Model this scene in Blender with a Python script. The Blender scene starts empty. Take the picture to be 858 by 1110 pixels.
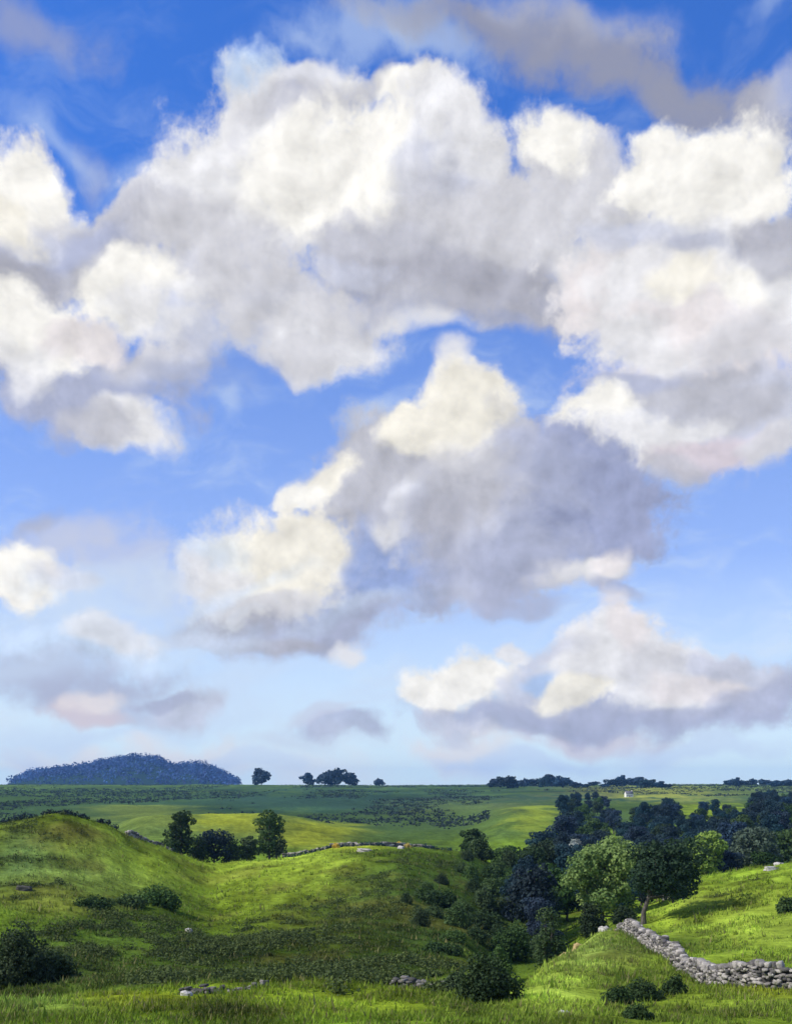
import bpy, bmesh, math, random
import numpy as np
from mathutils import Vector, Matrix

random.seed(11)
scene = bpy.context.scene
COL = scene.collection
FOC = 1179.0            # focal length in units of the photograph's pixels
CX, HOR = 429.0, 850.0  # principal column and horizon row of the photograph

def lin(r, g, b):
    def f(c):
        c /= 255.0
        return c / 12.92 if c <= 0.04045 else ((c + 0.055) / 1.055) ** 2.4
    return (f(r), f(g), f(b), 1.0)

# ------------------------------------------------------------------ camera
cam_d = bpy.data.cameras.new('camera')
cam = bpy.data.objects.new('camera', cam_d)
COL.objects.link(cam)
cam.location = (0, 0, 0)
cam.rotation_euler = (math.radians(90), 0, 0)
cam_d.sensor_fit = 'VERTICAL'
cam_d.sensor_height = 24.0
cam_d.lens = 24.0 * FOC / 1110.0
cam_d.shift_y = (HOR - 555.0) / 1110.0
cam_d.clip_start = 0.1
cam_d.clip_end = 60000
scene.camera = cam

# ------------------------------------------------------------------ sun
SUN_AZ, SUN_EL = -108.0, 42.0        # degrees, from +Y towards +X
sun_dir = Vector((math.sin(math.radians(SUN_AZ)) * math.cos(math.radians(SUN_EL)),
                  math.cos(math.radians(SUN_AZ)) * math.cos(math.radians(SUN_EL)),
                  math.sin(math.radians(SUN_EL))))
sun_d = bpy.data.lights.new('sun', 'SUN')
sun_d.energy = 4.6
sun_d.angle = math.radians(0.53)
sun_d.color = (1.0, 0.94, 0.84)
sun = bpy.data.objects.new('sun', sun_d)
COL.objects.link(sun)
sun.location = (-60, -20, 80)
sun.rotation_euler = (-sun_dir).to_track_quat('-Z', 'Y').to_euler()

# ------------------------------------------------------------------ sky and clouds
world = bpy.data.worlds.new('World')
scene.world = world
world.cycles.sampling_method = 'MANUAL'
world.cycles.sample_map_resolution = 128
world.use_nodes = True
NT = world.node_tree
NT.nodes.clear()

class G:
    """small helper that adds linked shader nodes to a tree"""
    def __init__(self, tree):
        self.t = tree
    def n(self, kind, **kw):
        nd = self.t.nodes.new(kind)
        for k, v in kw.items():
            setattr(nd, k, v)
        return nd
    def put(self, sock, v):
        if isinstance(v, bpy.types.NodeSocket):
            self.t.links.new(v, sock)
        else:
            sock.default_value = v
    def math(self, op, a, b=None, c=None, clamp=False):
        nd = self.n('ShaderNodeMath', operation=op, use_clamp=clamp)
        for i, v in enumerate((a, b, c)):
            if v is not None:
                self.put(nd.inputs[i], v)
        return nd.outputs[0]
    def vmath(self, op, a, b=None, scale=None):
        nd = self.n('ShaderNodeVectorMath', operation=op)
        self.put(nd.inputs[0], a)
        if b is not None:
            self.put(nd.inputs[1], b)
        if scale is not None:
            self.put(nd.inputs['Scale'], scale)
        return nd.outputs['Value'] if op in ('LENGTH', 'DOT_PRODUCT') else nd.outputs[0]
    def noise(self, vec, scale, detail=5.0, rough=0.55, lac=2.0, dims='3D', out=0, dist=0.0, w=None):
        nd = self.n('ShaderNodeTexNoise', noise_dimensions=dims)
        self.put(nd.inputs['Vector'], vec)
        nd.inputs['Scale'].default_value = scale
        nd.inputs['Detail'].default_value = detail
        nd.inputs['Roughness'].default_value = rough
        nd.inputs['Lacunarity'].default_value = lac
        nd.inputs['Distortion'].default_value = dist
        return nd.outputs[out]
    def smooth(self, v, lo, hi, a=0.0, b=1.0, interp='SMOOTHSTEP'):
        nd = self.n('ShaderNodeMapRange', interpolation_type=interp)
        self.put(nd.inputs[0], v)
        for i, x in enumerate((lo, hi, a, b)):
            self.put(nd.inputs[i + 1], x)
        return nd.outputs[0]
    def mix(self, fac, a, b, blend='MIX'):
        nd = self.n('ShaderNodeMix', data_type='RGBA', blend_type=blend)
        self.put(nd.inputs[0], fac)
        self.put(nd.inputs[6], a)
        self.put(nd.inputs[7], b)
        return nd.outputs[2]
    def mapping(self, vec, loc=(0, 0, 0), rot=(0, 0, 0), scale=(1, 1, 1), kind='TEXTURE'):
        nd = self.n('ShaderNodeMapping', vector_type=kind)
        self.put(nd.inputs[0], vec)
        nd.inputs['Location'].default_value = loc
        nd.inputs['Rotation'].default_value = rot
        nd.inputs['Scale'].default_value = scale
        return nd.outputs[0]

w = G(NT)
SKY_STRENGTH = 0.1
sky = w.n('ShaderNodeTexSky', sky_type='NISHITA')
sky.sun_disc = False
sky.sun_elevation = math.radians(SUN_EL)
sky.sun_rotation = math.radians(SUN_AZ)
sky.altitude = 250
sky.air_density = 1.0
sky.dust_density = 0.0
sky.ozone_density = 2.2
hs = w.n('ShaderNodeHueSaturation')
hs.inputs['Hue'].default_value = 0.518
hs.inputs['Saturation'].default_value = 1.36
hs.inputs['Value'].default_value = 2.45
NT.links.new(sky.outputs[0], hs.inputs['Color'])
blue = hs.outputs[0]

# bearing / elevation of the view direction, in radians
geo = w.n('ShaderNodeTexCoord')
d = w.vmath('NORMALIZE', geo.outputs['Generated'])
# the air is taken from a little above each direction, so that the skyline stays blue
NT.links.new(w.vmath('NORMALIZE', w.vmath('ADD', d, (0, 0, 0.14))), sky.inputs[0])
sep = w.n('ShaderNodeSeparateXYZ')
NT.links.new(d, sep.inputs[0])
az = w.math('ARCTAN2', sep.outputs[0], sep.outputs[1])
el = w.math('ARCSINE', sep.outputs[2])
cmb = w.n('ShaderNodeCombineXYZ')
NT.links.new(az, cmb.inputs[0]); NT.links.new(el, cmb.inputs[1])
AE = cmb.outputs[0]

# drifting edges: two scales of warp, then a fractal that eats into every cloud's rim
wv1 = w.vmath('SCALE', w.vmath('SUBTRACT', w.noise(AE, 15.0, 2.5, 0.42, out=1), (0.5, 0.5, 0.5)), scale=0.062)
AEw = w.vmath('ADD', AE, wv1)
AEw = w.vmath('MULTIPLY', AEw, (1, 1, 0))
AEm = w.vmath('ADD', AE, w.vmath('SCALE', wv1, scale=0.25))
fine = w.noise(w.mapping(AEm, scale=(1, 1, 1), rot=(0, 0, 0.4)), 34.0, 9.0, 0.64)
billow = w.noise(AEm, 15.0, 8.0, 0.55)
edge = w.math('SUBTRACT', w.math('ADD', w.math('MULTIPLY', fine, 0.62), w.math('MULTIPLY', billow, 0.38)), 0.5)
# the same fractal a little further towards the sun: where it is thinner, that side is painted brighter
AEs = w.vmath('ADD', AEm, (-0.008, 0.011, 0.0))
grain = w.noise(w.mapping(AEm, scale=(1.3, .9, 1), rot=(0, 0, -.2)), 60.0, 6.0, 0.68)
lit = w.math('SUBTRACT', billow, w.noise(AEs, 15.0, 8.0, 0.55))
lit = w.math('MULTIPLY_ADD', w.math('SUBTRACT', grain, 0.5), 0.20, lit)

PALE = dict(
    W=(249, 247, 242), C=(244, 240, 229), w=(233, 233, 237), p=(234, 228, 230),
    g=(210, 210, 217), G=(193, 194, 205), k=(176, 177, 190), K=(150, 154, 176),
    l=(176, 182, 208), L=(158, 166, 200), b=(152, 170, 216), v=(204, 208, 226), r=(216, 206, 216),
    s=(206, 224, 248), S=(168, 200, 246), B=(126, 164, 240), D=(84, 132, 228))

# every bank of cloud: column, row, half width, half height, tilt, tone (light and shade painted in), softness, cover
CLOUDS = [
    # --- high veils along the top
    (25, 32, 115, 40, 4, 'k', 1.2, .55), (400, 28, 130, 46, -14, 's', 1.2, .45), (470, 45, 80, 32, 20, 's', 1.0, .5), (330, 55, 60, 16, 8, 's', 1.3, .3),
    (455, 14, 110, 26, 6, 'k', 1.1, .5), (560, 40, 170, 46, 10, 'K', 1.1, .8), (670, 70, 170, 46, 17, 'K', 1.0, .9), (610, 20, 150, 30, 12, 'v', 1.2, .35),
    (750, 106, 100, 36, 22, 'K', .9, .9), (520, 28, 60, 16, 10, 'K', .9, .5), (826, 132, 50, 40, 40, 'k', .8, .85), (850, 105, 30, 30, 0, 'v', .9, .6),
    (845, 18, 50, 14, 8, 's', 1.3, .3), (95, 185, 22, 46, -14, 'l', 1.2, .5), (60, 155, 70, 26, 24, 's', 1.3, .38), (140, 195, 60, 40, -40, 's', 1.3, .3),
    # --- the great bank: rim against the blue
    (272, 104, 46, 36, -15, 's', .7, .9), (330, 95, 62, 20, -16, 'w', .6, .9), (425, 96, 60, 30, 0, 'W', .5, 1),
    (490, 128, 66, 46, 25, 'w', .5, 1), (592, 158, 56, 48, 15, 'W', .45, 1), (655, 178, 60, 30, 20, 'v', .7, .9),
    (640, 205, 120, 56, 10, 'g', .6, 1),
    (215, 205, 62, 66, -45, 'w', .5, 1), (250, 150, 45, 42, -20, 'w', .5, 1), (150, 240, 60, 34, -30, 'g', .6, .95),
    (300, 205, 150, 105, -5, 'w', .45, 1), (430, 205, 130, 105, 0, 'w', .5, 1), (520, 235, 150, 90, 10, 'g', .5, 1),
    (330, 118, 84, 24, -14, 'G', .7, .85), (265, 133, 34, 20, -10, 'g', .8, .7), (395, 86, 40, 18, -30, 'G', .8, .5),
    (350, 195, 105, 64, -8, 'W', .45, 1), (400, 150, 66, 46, 15, 'W', .5, 1), (330, 235, 80, 46, 0, 'W', .5, 1),
    (475, 190, 50, 60, 10, 'v', .7, .75), (455, 215, 30, 60, 20, 'g', .8, .55), (510, 165, 30, 40, 0, 'w', .6, .8),
    (600, 155, 44, 34, 20, 'W', .5, 1),
    # --- left cloud and the grey arm joining it
    (16, 222, 84, 70, 20, 'W', .45, 1), (62, 248, 32, 24, -20, 'g', .7, .9),
    (120, 262, 120, 40, -24, 'G', .6, 1), (70, 290, 100, 42, -20, 'l', .55, 1), (25, 312, 70, 34, -10, 'k', .6, .95), (110, 305, 70, 30, -24, 'G', .6, 1),
    (200, 250, 70, 40, -20, 'g', .6, .95), (225, 285, 85, 50, -10, 'g', .6, .95),
    (38, 262, 50, 24, -20, 'v', .7, .8), (10, 250, 40, 30, 0, 'C', .6, .9),
    # --- grey belly of the great bank
    (450, 285, 170, 46, 2, 'G', .6, 1), (560, 262, 130, 42, 12, 'g', .7, .9), (570, 318, 120, 36, 8, 'k', .6, .95),
    (450, 312, 150, 34, 2, 'k', .7, .8), (440, 335, 110, 26, 4, 'G', .8, .8), (370, 300, 60, 18, 0, 'v', .7, .8), (300, 325, 90, 46, 6, 'g', .6, .95),
    (540, 345, 70, 22, 10, 'k', .7, .8), (345, 372, 88, 42, 6, 'w', .55, .95), (355, 345, 70, 28, 0, 'g', .6, .8),
    (320, 388, 62, 26, 4, 'g', .6, .8), (455, 354, 84, 15, 2, 'w', 1.2, .75), (255, 345, 60, 30, 15, 'g', .7, .8),
    # --- left bank below
    (90, 405, 140, 56, 8, 'l', .6, .95), (50, 430, 90, 42, 14, 'l', .6, .95), (165, 400, 80, 34, -10, 'G', .7, .9),
    (200, 370, 70, 30, -10, 'g', .7, .8), (135, 325, 72, 46, -24, 'W', .5, 1), (170, 345, 70, 34, -10, 'w', .6, .8),
    (40, 360, 72, 50, 16, 'W', .5, 1), (88, 372, 50, 30, 20, 'p', .6, .9), (28, 395, 46, 40, 30, 'w', .7, .8),
    (142, 468, 60, 24, 4, 'w', .7, 1), (105, 462, 46, 18, 8, 'G', .7, .8),
    (246, 438, 18, 20, 0, 's', 1.2, .45), (215, 415, 90, 40, -10, 'b', 1.2, .35),
    # --- right bank
    (740, 300, 150, 90, 5, 'w', .5, 1), (800, 330, 110, 110, 0, 'w', .5, 1), (690, 330, 95, 70, 20, 'p', .5, 1),
    (760, 400, 130, 70, 4, 'p', .55, 1), (800, 455, 100, 64, -4, 'v', .55, 1), (720, 455, 100, 58, 8, 'v', .55, 1),
    (770, 195, 96, 66, 6, 'W', .4, 1), (720, 185, 52, 46, -10, 'W', .45, 1), (800, 225, 70, 40, -6, 'W', .5, 1),
    (835, 262, 62, 24, -16, 'k', .6, .9), (850, 285, 60, 24, -6, 'G', .7, .9), (690, 255, 70, 26, 14, 'v', .7, .8),
    (700, 300, 62, 40, 10, 'w', .6, .9), (800, 318, 40, 22, 20, 'W', .6, .9), (735, 310, 36, 24, 0, 'C', .6, .9),
    (750, 280, 46, 14, 14, 'l', .8, .6), (820, 370, 70, 30, 0, 'g', .7, .8), (690, 375, 76, 40, 20, 'w', .6, .9),
    (735, 425, 110, 18, -4, 'G', .7, .9), (790, 440, 80, 26, 6, 'G', .7, .9), (690, 418, 60, 12, 4, 'l', .7, .8),
    (645, 452, 54, 34, 0, 'W', .45, 1), (690, 478, 80, 32, 12, 'w', .5, 1), (745, 465, 44, 18, -6, 'w', .6, .9),
    (665, 485, 22, 12, -20, 'l', .8, .6), (770, 492, 66, 30, -6, 'r', .6, .9), (735, 510, 40, 22, 10, 'G', .7, .8),
    (838, 480, 46, 24, -10, 'g', .6, .9), 
    # --- the middle tower
    (500, 402, 26, 30, -10, 'w', 1.0, .9), (400, 455, 60, 24, -34, 's', 1.2, .6), (478, 440, 46, 34, -30, 'w', .6, 1), (520, 440, 50, 34, 30, 'w', .55, 1),
    (575, 540, 140, 96, 18, 'L', .45, 1), (640, 545, 95, 70, 22, 'L', .4, 1), (450, 570, 130, 84, -10, 'l', .5, 1),
    (400, 515, 76, 66, -28, 'G', .55, 1), (500, 600, 150, 64, 0, 'l', .5, 1), (390, 620, 90, 52, -10, 'b', .5, 1),
    (470, 530, 80, 80, 0, 'G', .6, .9), (500, 455, 70, 50, -8, 'C', .5, 1), (455, 462, 50, 34, -30, 'C', .55, 1),
    (560, 470, 40, 30, 40, 'G', .7, .8), (590, 500, 80, 40, 25, 'l', .7, .8), (505, 515, 70, 36, 0, 'G', .7, .8),
    (350, 515, 44, 22, -26, 'C', .6, .95), (335, 530, 26, 18, 0, 'W', .6, .9), (440, 560, 18, 44, 18, 'v', .8, .7),
    (505, 585, 16, 40, 6, 'v', .8, .6), (540, 563, 16, 18, 0, 'v', .8, .6), (480, 570, 40, 36, 0, 'k', .8, .7),
    (420, 578, 24, 12, 10, 'w', 1.0, .7), (438, 545, 14, 40, 22, 'w', 1.2, .5), (505, 632, 34, 28, 0, 'v', .9, .6), (500, 490, 60, 30, 0, 'g', 1.1, .7), (540, 520, 50, 50, 0, 'G', 1.2, .5), (545, 610, 80, 40, -4, 'l', .8, .7),
    (650, 520, 60, 26, 24, 'L', .7, .8), (560, 650, 60, 16, 4, 'l', .7, .7),
    # --- its left shoulder
    (270, 674, 96, 32, -4, 'k', .6, .95), (345, 683, 104, 34, -14, 'l', .6, .95), (300, 700, 60, 14, -6, 'k', .7, .8),
    (290, 610, 112, 60, -6, 'C', .6, 1), (225, 600, 60, 30, -20, 's', 1.2, .6), (330, 590, 56, 42, -20, 'C', .5, 1), (235, 625, 44, 28, 0, 'w', .6, .9),
    (290, 652, 80, 16, -4, 'g', .7, .8), (372, 711, 26, 15, 0, 'w', .8, .9), (215, 690, 60, 16, 4, 'v', .8, .6),
    (388, 600, 22, 40, 0, 'b', .8, .8),
    (632, 622, 70, 24, -8, 'g', .9, .95), (645, 616, 46, 18, -14, 'w', .8, .95), (655, 608, 34, 20, -30, 'p', .9, .8), (670, 645, 40, 12, 20, 'l', .7, .7),
    # --- low left
    (120, 700, 190, 18, -16, 's', 1.4, .55), (250, 640, 130, 14, -20, 's', 1.4, .45), (420, 760, 150, 16, -18, 's', 1.4, .5), (170, 790, 170, 14, -8, 's', 1.4, .6),
    (60, 660, 150, 40, -6, 's', 1.3, .6), (160, 640, 90, 26, 6, 'v', 1.3, .5), (230, 770, 120, 24, 0, 's', 1.3, .6), (60, 800, 120, 20, 0, 's', 1.2, .7), (380, 660, 120, 20, -16, 's', 1.3, .4),
    (70, 578, 110, 36, -14, 'v', 1.1, .75), (150, 608, 80, 40, 0, 'v', 1.1, .65), (40, 560, 60, 14, -30, 'k', 1.2, .5), (120, 650, 150, 30, 0, 's', 1.2, .6), (20, 615, 62, 40, 6, 'W', .5, 1),
    (70, 620, 40, 18, 10, 'p', .7, .8), (110, 625, 110, 24, 0, 's', .9, .5),
    (90, 695, 120, 32, 6, 's', .7, .85), (120, 685, 64, 22, 8, 'w', .7, .7), (45, 730, 140, 34, 2, 'l', 1.1, .8), (30, 722, 120, 20, 0, 's', 1.2, .5), (125, 747, 110, 26, -6, 'l', 1.1, .8), (140, 768, 90, 20, 0, 'l', 1.1, .7), (210, 760, 110, 20, -4, 's', 1.3, .6), (100, 772, 54, 18, 4, 'r', .9, .9),
    (108, 757, 40, 14, -10, 'p', .9, .85), (205, 768, 44, 18, -10, 'v', .7, .8), (180, 758, 36, 10, 0, 'l', .7, .8),
    (375, 788, 54, 14, 0, 'l', .7, .8), (350, 775, 44, 10, -10, 'v', .8, .6), (280, 735, 90, 20, -20, 's', 1.2, .5), (410, 740, 90, 16, -26, 's', 1.3, .5), (330, 800, 110, 14, 0, 'v', 1.2, .4), (240, 700, 70, 30, 0, 's', 1.3, .5),
    # --- low right
    (600, 722, 100, 20, -6, 'v', .8, .7), (640, 772, 215, 34, 0, 'l', .8, .95), (785, 764, 120, 42, -8, 'l', .7, .95),
    (720, 735, 110, 48, 6, 'w', .5, 1), (660, 712, 66, 46, 0, 'w', .5, 1), (790, 735, 70, 36, 10, 'v', .6, .9),
    (665, 662, 26, 22, 10, 'p', 1.1, .8), (640, 690, 46, 22, -10, 'w', 1.0, .8), (600, 705, 50, 16, -8, 'v', 1.1, .7), (700, 725, 46, 30, -20, 'g', .7, .7),
    (760, 752, 60, 20, 0, 'p', .6, .8), (820, 760, 60, 24, -10, 'l', .6, .8),
    (505, 738, 66, 36, -10, 'W', .5, 1), (475, 755, 40, 24, 10, 'W', .5, .95), (555, 704, 30, 13, 0, 'w', .6, .9),
    (565, 745, 46, 26, -20, 'v', .7, .8), (590, 740, 30, 14, 0, 'S', .7, .7), (618, 757, 46, 20, -14, 'C', .5, .95),
    (680, 690, 30, 26, 20, 'p', .7, .8), (590, 785, 150, 16, 0, 'l', .6, .85), (635, 803, 120, 13, 2, 'r', 1.0, .7),
    (498, 817, 70, 34, 0, 'w', .9, .95), (540, 830, 90, 20, 0, 's', 1.1, .7), (480, 790, 40, 14, 20, 'v', .8, .7), (700, 788, 110, 12, -4, 'l', .7, .7),
    (760, 815, 120, 14, 0, 's', .9, .7), (560, 825, 120, 12, 0, 's', .9, .7),
    # --- puffs on the skyline
    (60, 829, 80, 26, 0, 'w', .9, .9), (200, 824, 80, 34, 0, 'w', .8, .95), (330, 830, 120, 26, 0, 'w', 1.2, .6), (280, 822, 60, 14, 0, 's', .8, .6),
    (20, 818, 50, 14, 0, 's', .9, .5),
]

def to_ae(px, py):
    u, v = (px - CX) / FOC, (HOR - py) / FOC
    return math.atan(u), math.atan(v / math.sqrt(1 + u * u))

K_ = 1.0 / SKY_STRENGTH
# a thin milky veil that thickens towards the skyline
veil = w.smooth(el, 0.0, 0.50, 0.56, 0.02, 'LINEAR')
blue = w.mix(veil, blue, (0.72 * K_, 0.80 * K_, 0.92 * K_, 1))
blue = w.mix(w.smooth(el, 0.0, 0.20, 0.95, 0.0, 'LINEAR'), blue, (0.76 * K_, 0.93 * K_, 0.98 * K_, 1))
# thin drifting veils, drawn out along the wind
strk = w.noise(w.mapping(AEw, rot=(0, 0, 0.12), scale=(1, .38, 1)), 6.5, 8.0, 0.66)
blue = w.mix(w.math('MULTIPLY', w.smooth(strk, 0.45, 0.72), w.smooth(el, 0.02, 0.60, 0.66, 0.10, 'LINEAR')), blue, (0.70 * K_, 0.815 * K_, 0.94 * K_, 1))
AMP, LO = 1.18, 0.24
GROW = 1.0 / (1.0 - LO - 0.10)

def layer_clouds(colour, banks):
    """lay the cloud banks over the blue, far ones first, and light their billows from the sun's side"""
    w = G(bpy.data.node_groups.new('cloud_belt', 'ShaderNodeTree'))
    for nm, st in (('colour', 'NodeSocketColor'), ('direction', 'NodeSocketVector'), ('rim', 'NodeSocketFloat'), ('lit', 'NodeSocketFloat')):
        w.t.interface.new_socket(nm, in_out='INPUT', socket_type=st)
    w.t.interface.new_socket('colour', in_out='OUTPUT', socket_type='NodeSocketColor')
    gi = w.n('NodeGroupInput')
    inputs = [colour, AEw, edge, lit]
    colour, direction, rim, sunny = gi.outputs[:4]
    cover = None
    for (px, py, rx, ry, tilt, tone, soft, op) in banks:
        a0, e0 = to_ae(px, py)
        a1, e1 = to_ae(px + 1, py)
        a2, e2 = to_ae(px, py - 1)
        m = w.mapping(direction, (a0, e0, 0), (0, 0, -math.radians(tilt)),
                      (rx * (a1 - a0) * GROW, ry * (e2 - e0) * GROW, 1))
        gr = w.n('ShaderNodeTexGradient', gradient_type='SPHERICAL')
        w.put(gr.inputs[0], m)
        gval = w.math('MULTIPLY_ADD', rim, AMP, gr.outputs[1])
        al = w.smooth(gval, LO, LO + 0.07 + 0.54 * soft, 0.0, op)
        c = lin(*PALE[tone])
        colour = w.mix(al, colour, (c[0] * K_, c[1] * K_, c[2] * K_, 1))
        if soft < .75 and op > .7:
            cover = al if cover is None else w.math('MAXIMUM', cover, al)
    relief = w.math('MULTIPLY_ADD', w.math('MULTIPLY', sunny, cover), 1.12, 1.0)
    rel = w.n('ShaderNodeCombineXYZ')
    for i in range(3):
        w.put(rel.inputs[i], relief)
    go = w.n('NodeGroupOutput')
    w.put(go.inputs[0], w.mix(1.0, colour, rel.outputs[0], 'MULTIPLY'))
    use = NT.nodes.new('ShaderNodeGroup')
    use.node_tree = w.t
    for i, v in enumerate(inputs):
        NT.links.new(v, use.inputs[i])
    return use.outputs[0]

def background(colour):
    bg = w.n('ShaderNodeBackground')
    NT.links.new(colour, bg.inputs['Color'])
    bg.inputs['Strength'].default_value = SKY_STRENGTH
    return bg.outputs[0]

def choose(fac, a, b):
    nd = w.n('ShaderNodeMixShader')
    NT.links.new(fac, nd.inputs[0]); NT.links.new(a, nd.inputs[1]); NT.links.new(b, nd.inputs[2])
    return nd.outputs[0]

# behind and beside the view: the same broken cumulus, free of any layout
wild = w.noise(w.vmath('MULTIPLY', d, (1, 1, 1.8)), 2.6, 6.0, 0.55)
wildfac = w.math('MULTIPLY', w.smooth(wild, 0.46, 0.62), w.smooth(el, 0.0, 0.06))
wildtone = w.mix(w.smooth(wild, 0.56, 0.74), tuple(c * K_ * .95 for c in lin(*PALE['w'])[:3]) + (1,),
                 tuple(c * K_ for c in lin(*PALE['k'])[:3]) + (1,))
shader_wild = background(w.mix(wildfac, blue, wildtone))

# the sky is worked in belts of elevation only to keep each direction cheap to evaluate
belts = []
ROWS = [-400, 170, 290, 430, 580, 700, 1300]
for i in range(len(ROWS) - 1):
    top, bot = ROWS[i], ROWS[i + 1]
    banks = []
    for b in CLOUDS:
        t = math.radians(b[4])
        hh = math.hypot(b[2] * math.sin(t), b[3] * math.cos(t)) * GROW * 1.15 + 45
        if b[1] + hh > top - 20 and b[1] - hh < bot + 20:
            banks.append(b)
    belts.append((bot, background(layer_clouds(blue, banks))))
shader = belts[-1][1]
for bot, s_ in reversed(belts[:-1]):
    v_ = (HOR - bot) / FOC
    over = w.math('GREATER_THAN', el, math.atan(v_))
    shader = choose(over, shader, s_)
around = w.math('MAXIMUM', w.smooth(w.math('ABSOLUTE', az), 0.40, 0.60), w.smooth(el, 0.64, 0.80))
around = w.math('MAXIMUM', around, w.math('LESS_THAN', el, -0.02))
shader = choose(around, shader, shader_wild)
out = w.n('ShaderNodeOutputWorld')
NT.links.new(shader, out.inputs['Surface'])

scene.view_settings.view_transform = 'Standard'
scene.view_settings.look = 'None'
scene.view_settings.gamma = 1.0
scene.view_settings.exposure = 0.0
scene.view_settings.use_curve_mapping = False
scene.render.engine = 'CYCLES'
scene.cycles.use_denoising = True
scene.cycles.use_adaptive_sampling = True
scene.cycles.adaptive_threshold = 0.012
scene.cycles.adaptive_min_samples = 8
scene.cycles.max_bounces = 5

# ================================================================== helpers for the land
rng = np.random.default_rng(5)

def lattice(seed, n=256):
    return np.random.default_rng(seed).random((n, n))

def vnoise(x, y, seed=0):
    t = LAT.setdefault(seed, lattice(seed))
    xi, yi = np.floor(x).astype(int), np.floor(y).astype(int)
    fx, fy = x - xi, y - yi
    fx, fy = fx * fx * (3 - 2 * fx), fy * fy * (3 - 2 * fy)
    a, b = t[xi % 256, yi % 256], t[(xi + 1) % 256, yi % 256]
    c, e = t[xi % 256, (yi + 1) % 256], t[(xi + 1) % 256, (yi + 1) % 256]
    return (a * (1 - fx) + b * fx) * (1 - fy) + (c * (1 - fx) + e * fx) * fy - 0.5
LAT = {}

def fbm(x, y, octaves=4, seed=0, rough=0.5):
    s, a, f = 0.0, 1.0, 1.0
    for k in range(octaves):
        s = s + a * vnoise(x * f + 17.3 * k, y * f - 9.1 * k, seed + k)
        a *= rough; f *= 2.03
    return s

def tag(o, label=None, cat=None, group=None, kind=None):
    for k, v in (('label', label), ('category', cat), ('group', group), ('kind', kind)):
        if v:
            o[k] = v
    return o

def link(o, parent=None):
    COL.objects.link(o)
    if parent is not None:
        o.parent = parent
    return o

def empty(name, loc, rz=0.0, sc=1.0):
    o = bpy.data.objects.new(name, None)
    o.empty_display_size = 0.5
    o.location = loc
    o.rotation_euler = (0, 0, rz)
    o.scale = (sc, sc, sc) if not isinstance(sc, tuple) else sc
    return link(o)

def mesh_from(name, verts, faces, mat, parent=None, attrs=None, smooth=False):
    """verts (n,3) array; faces: (m,k) array; attrs: name -> per-vertex floats or rgb"""
    verts = np.asarray(verts, np.float32)
    faces = np.asarray(faces, np.int32)
    me = bpy.data.meshes.new(name)
    m, k = faces.shape
    me.vertices.add(len(verts))
    me.vertices.foreach_set('co', verts.ravel())
    me.loops.add(m * k)
    me.loops.foreach_set('vertex_index', faces.ravel())
    me.polygons.add(m)
    me.polygons.foreach_set('loop_start', np.arange(0, m * k, k, dtype=np.int32))
    me.polygons.foreach_set('loop_total', np.full(m, k, np.int32))
    if smooth:
        me.polygons.foreach_set('use_smooth', np.ones(m, bool))
    me.update(calc_edges=True)
    for an, av in (attrs or {}).items():
        av = np.asarray(av, np.float32)
        if av.ndim == 2:
            at = me.attributes.new(an, 'FLOAT_COLOR', 'POINT')
            at.data.foreach_set('color', np.hstack([av, np.ones((len(av), 1), np.float32)]).ravel().astype(np.float32))
        else:
            at = me.attributes.new(an, 'FLOAT', 'POINT')
            at.data.foreach_set('value', av)
    me.materials.append(mat)
    return link(bpy.data.objects.new(name, me), parent)

# ================================================================== the lie of the land
def Z(Y, py):
    return -(py - HOR) / FOC * Y

NEAR = [(1.0, -1.7), (5.0, -2.3), (15.0, -4.6), (28.0, -7.0), (40.0, -8.8)]
MOOR = [(620, 894), (900, 872), (1300, 859), (1700, 852), (2000, 850.3)]
FAR = [(2600, -9.0), (4000, -14.0), (5200, -14.0), (7200, -16.0)]

def prof(items, moor=MOOR):
    out = list(NEAR)
    for it in items:
        out.append((it[0], Z(*it)) if it[1] > 200 else it)   # rows are > 200, heights are below
    for y, p in moor:
        if y > out[-1][0]:
            out.append((y, Z(y, p)))
    return np.array(out + FAR)

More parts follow.
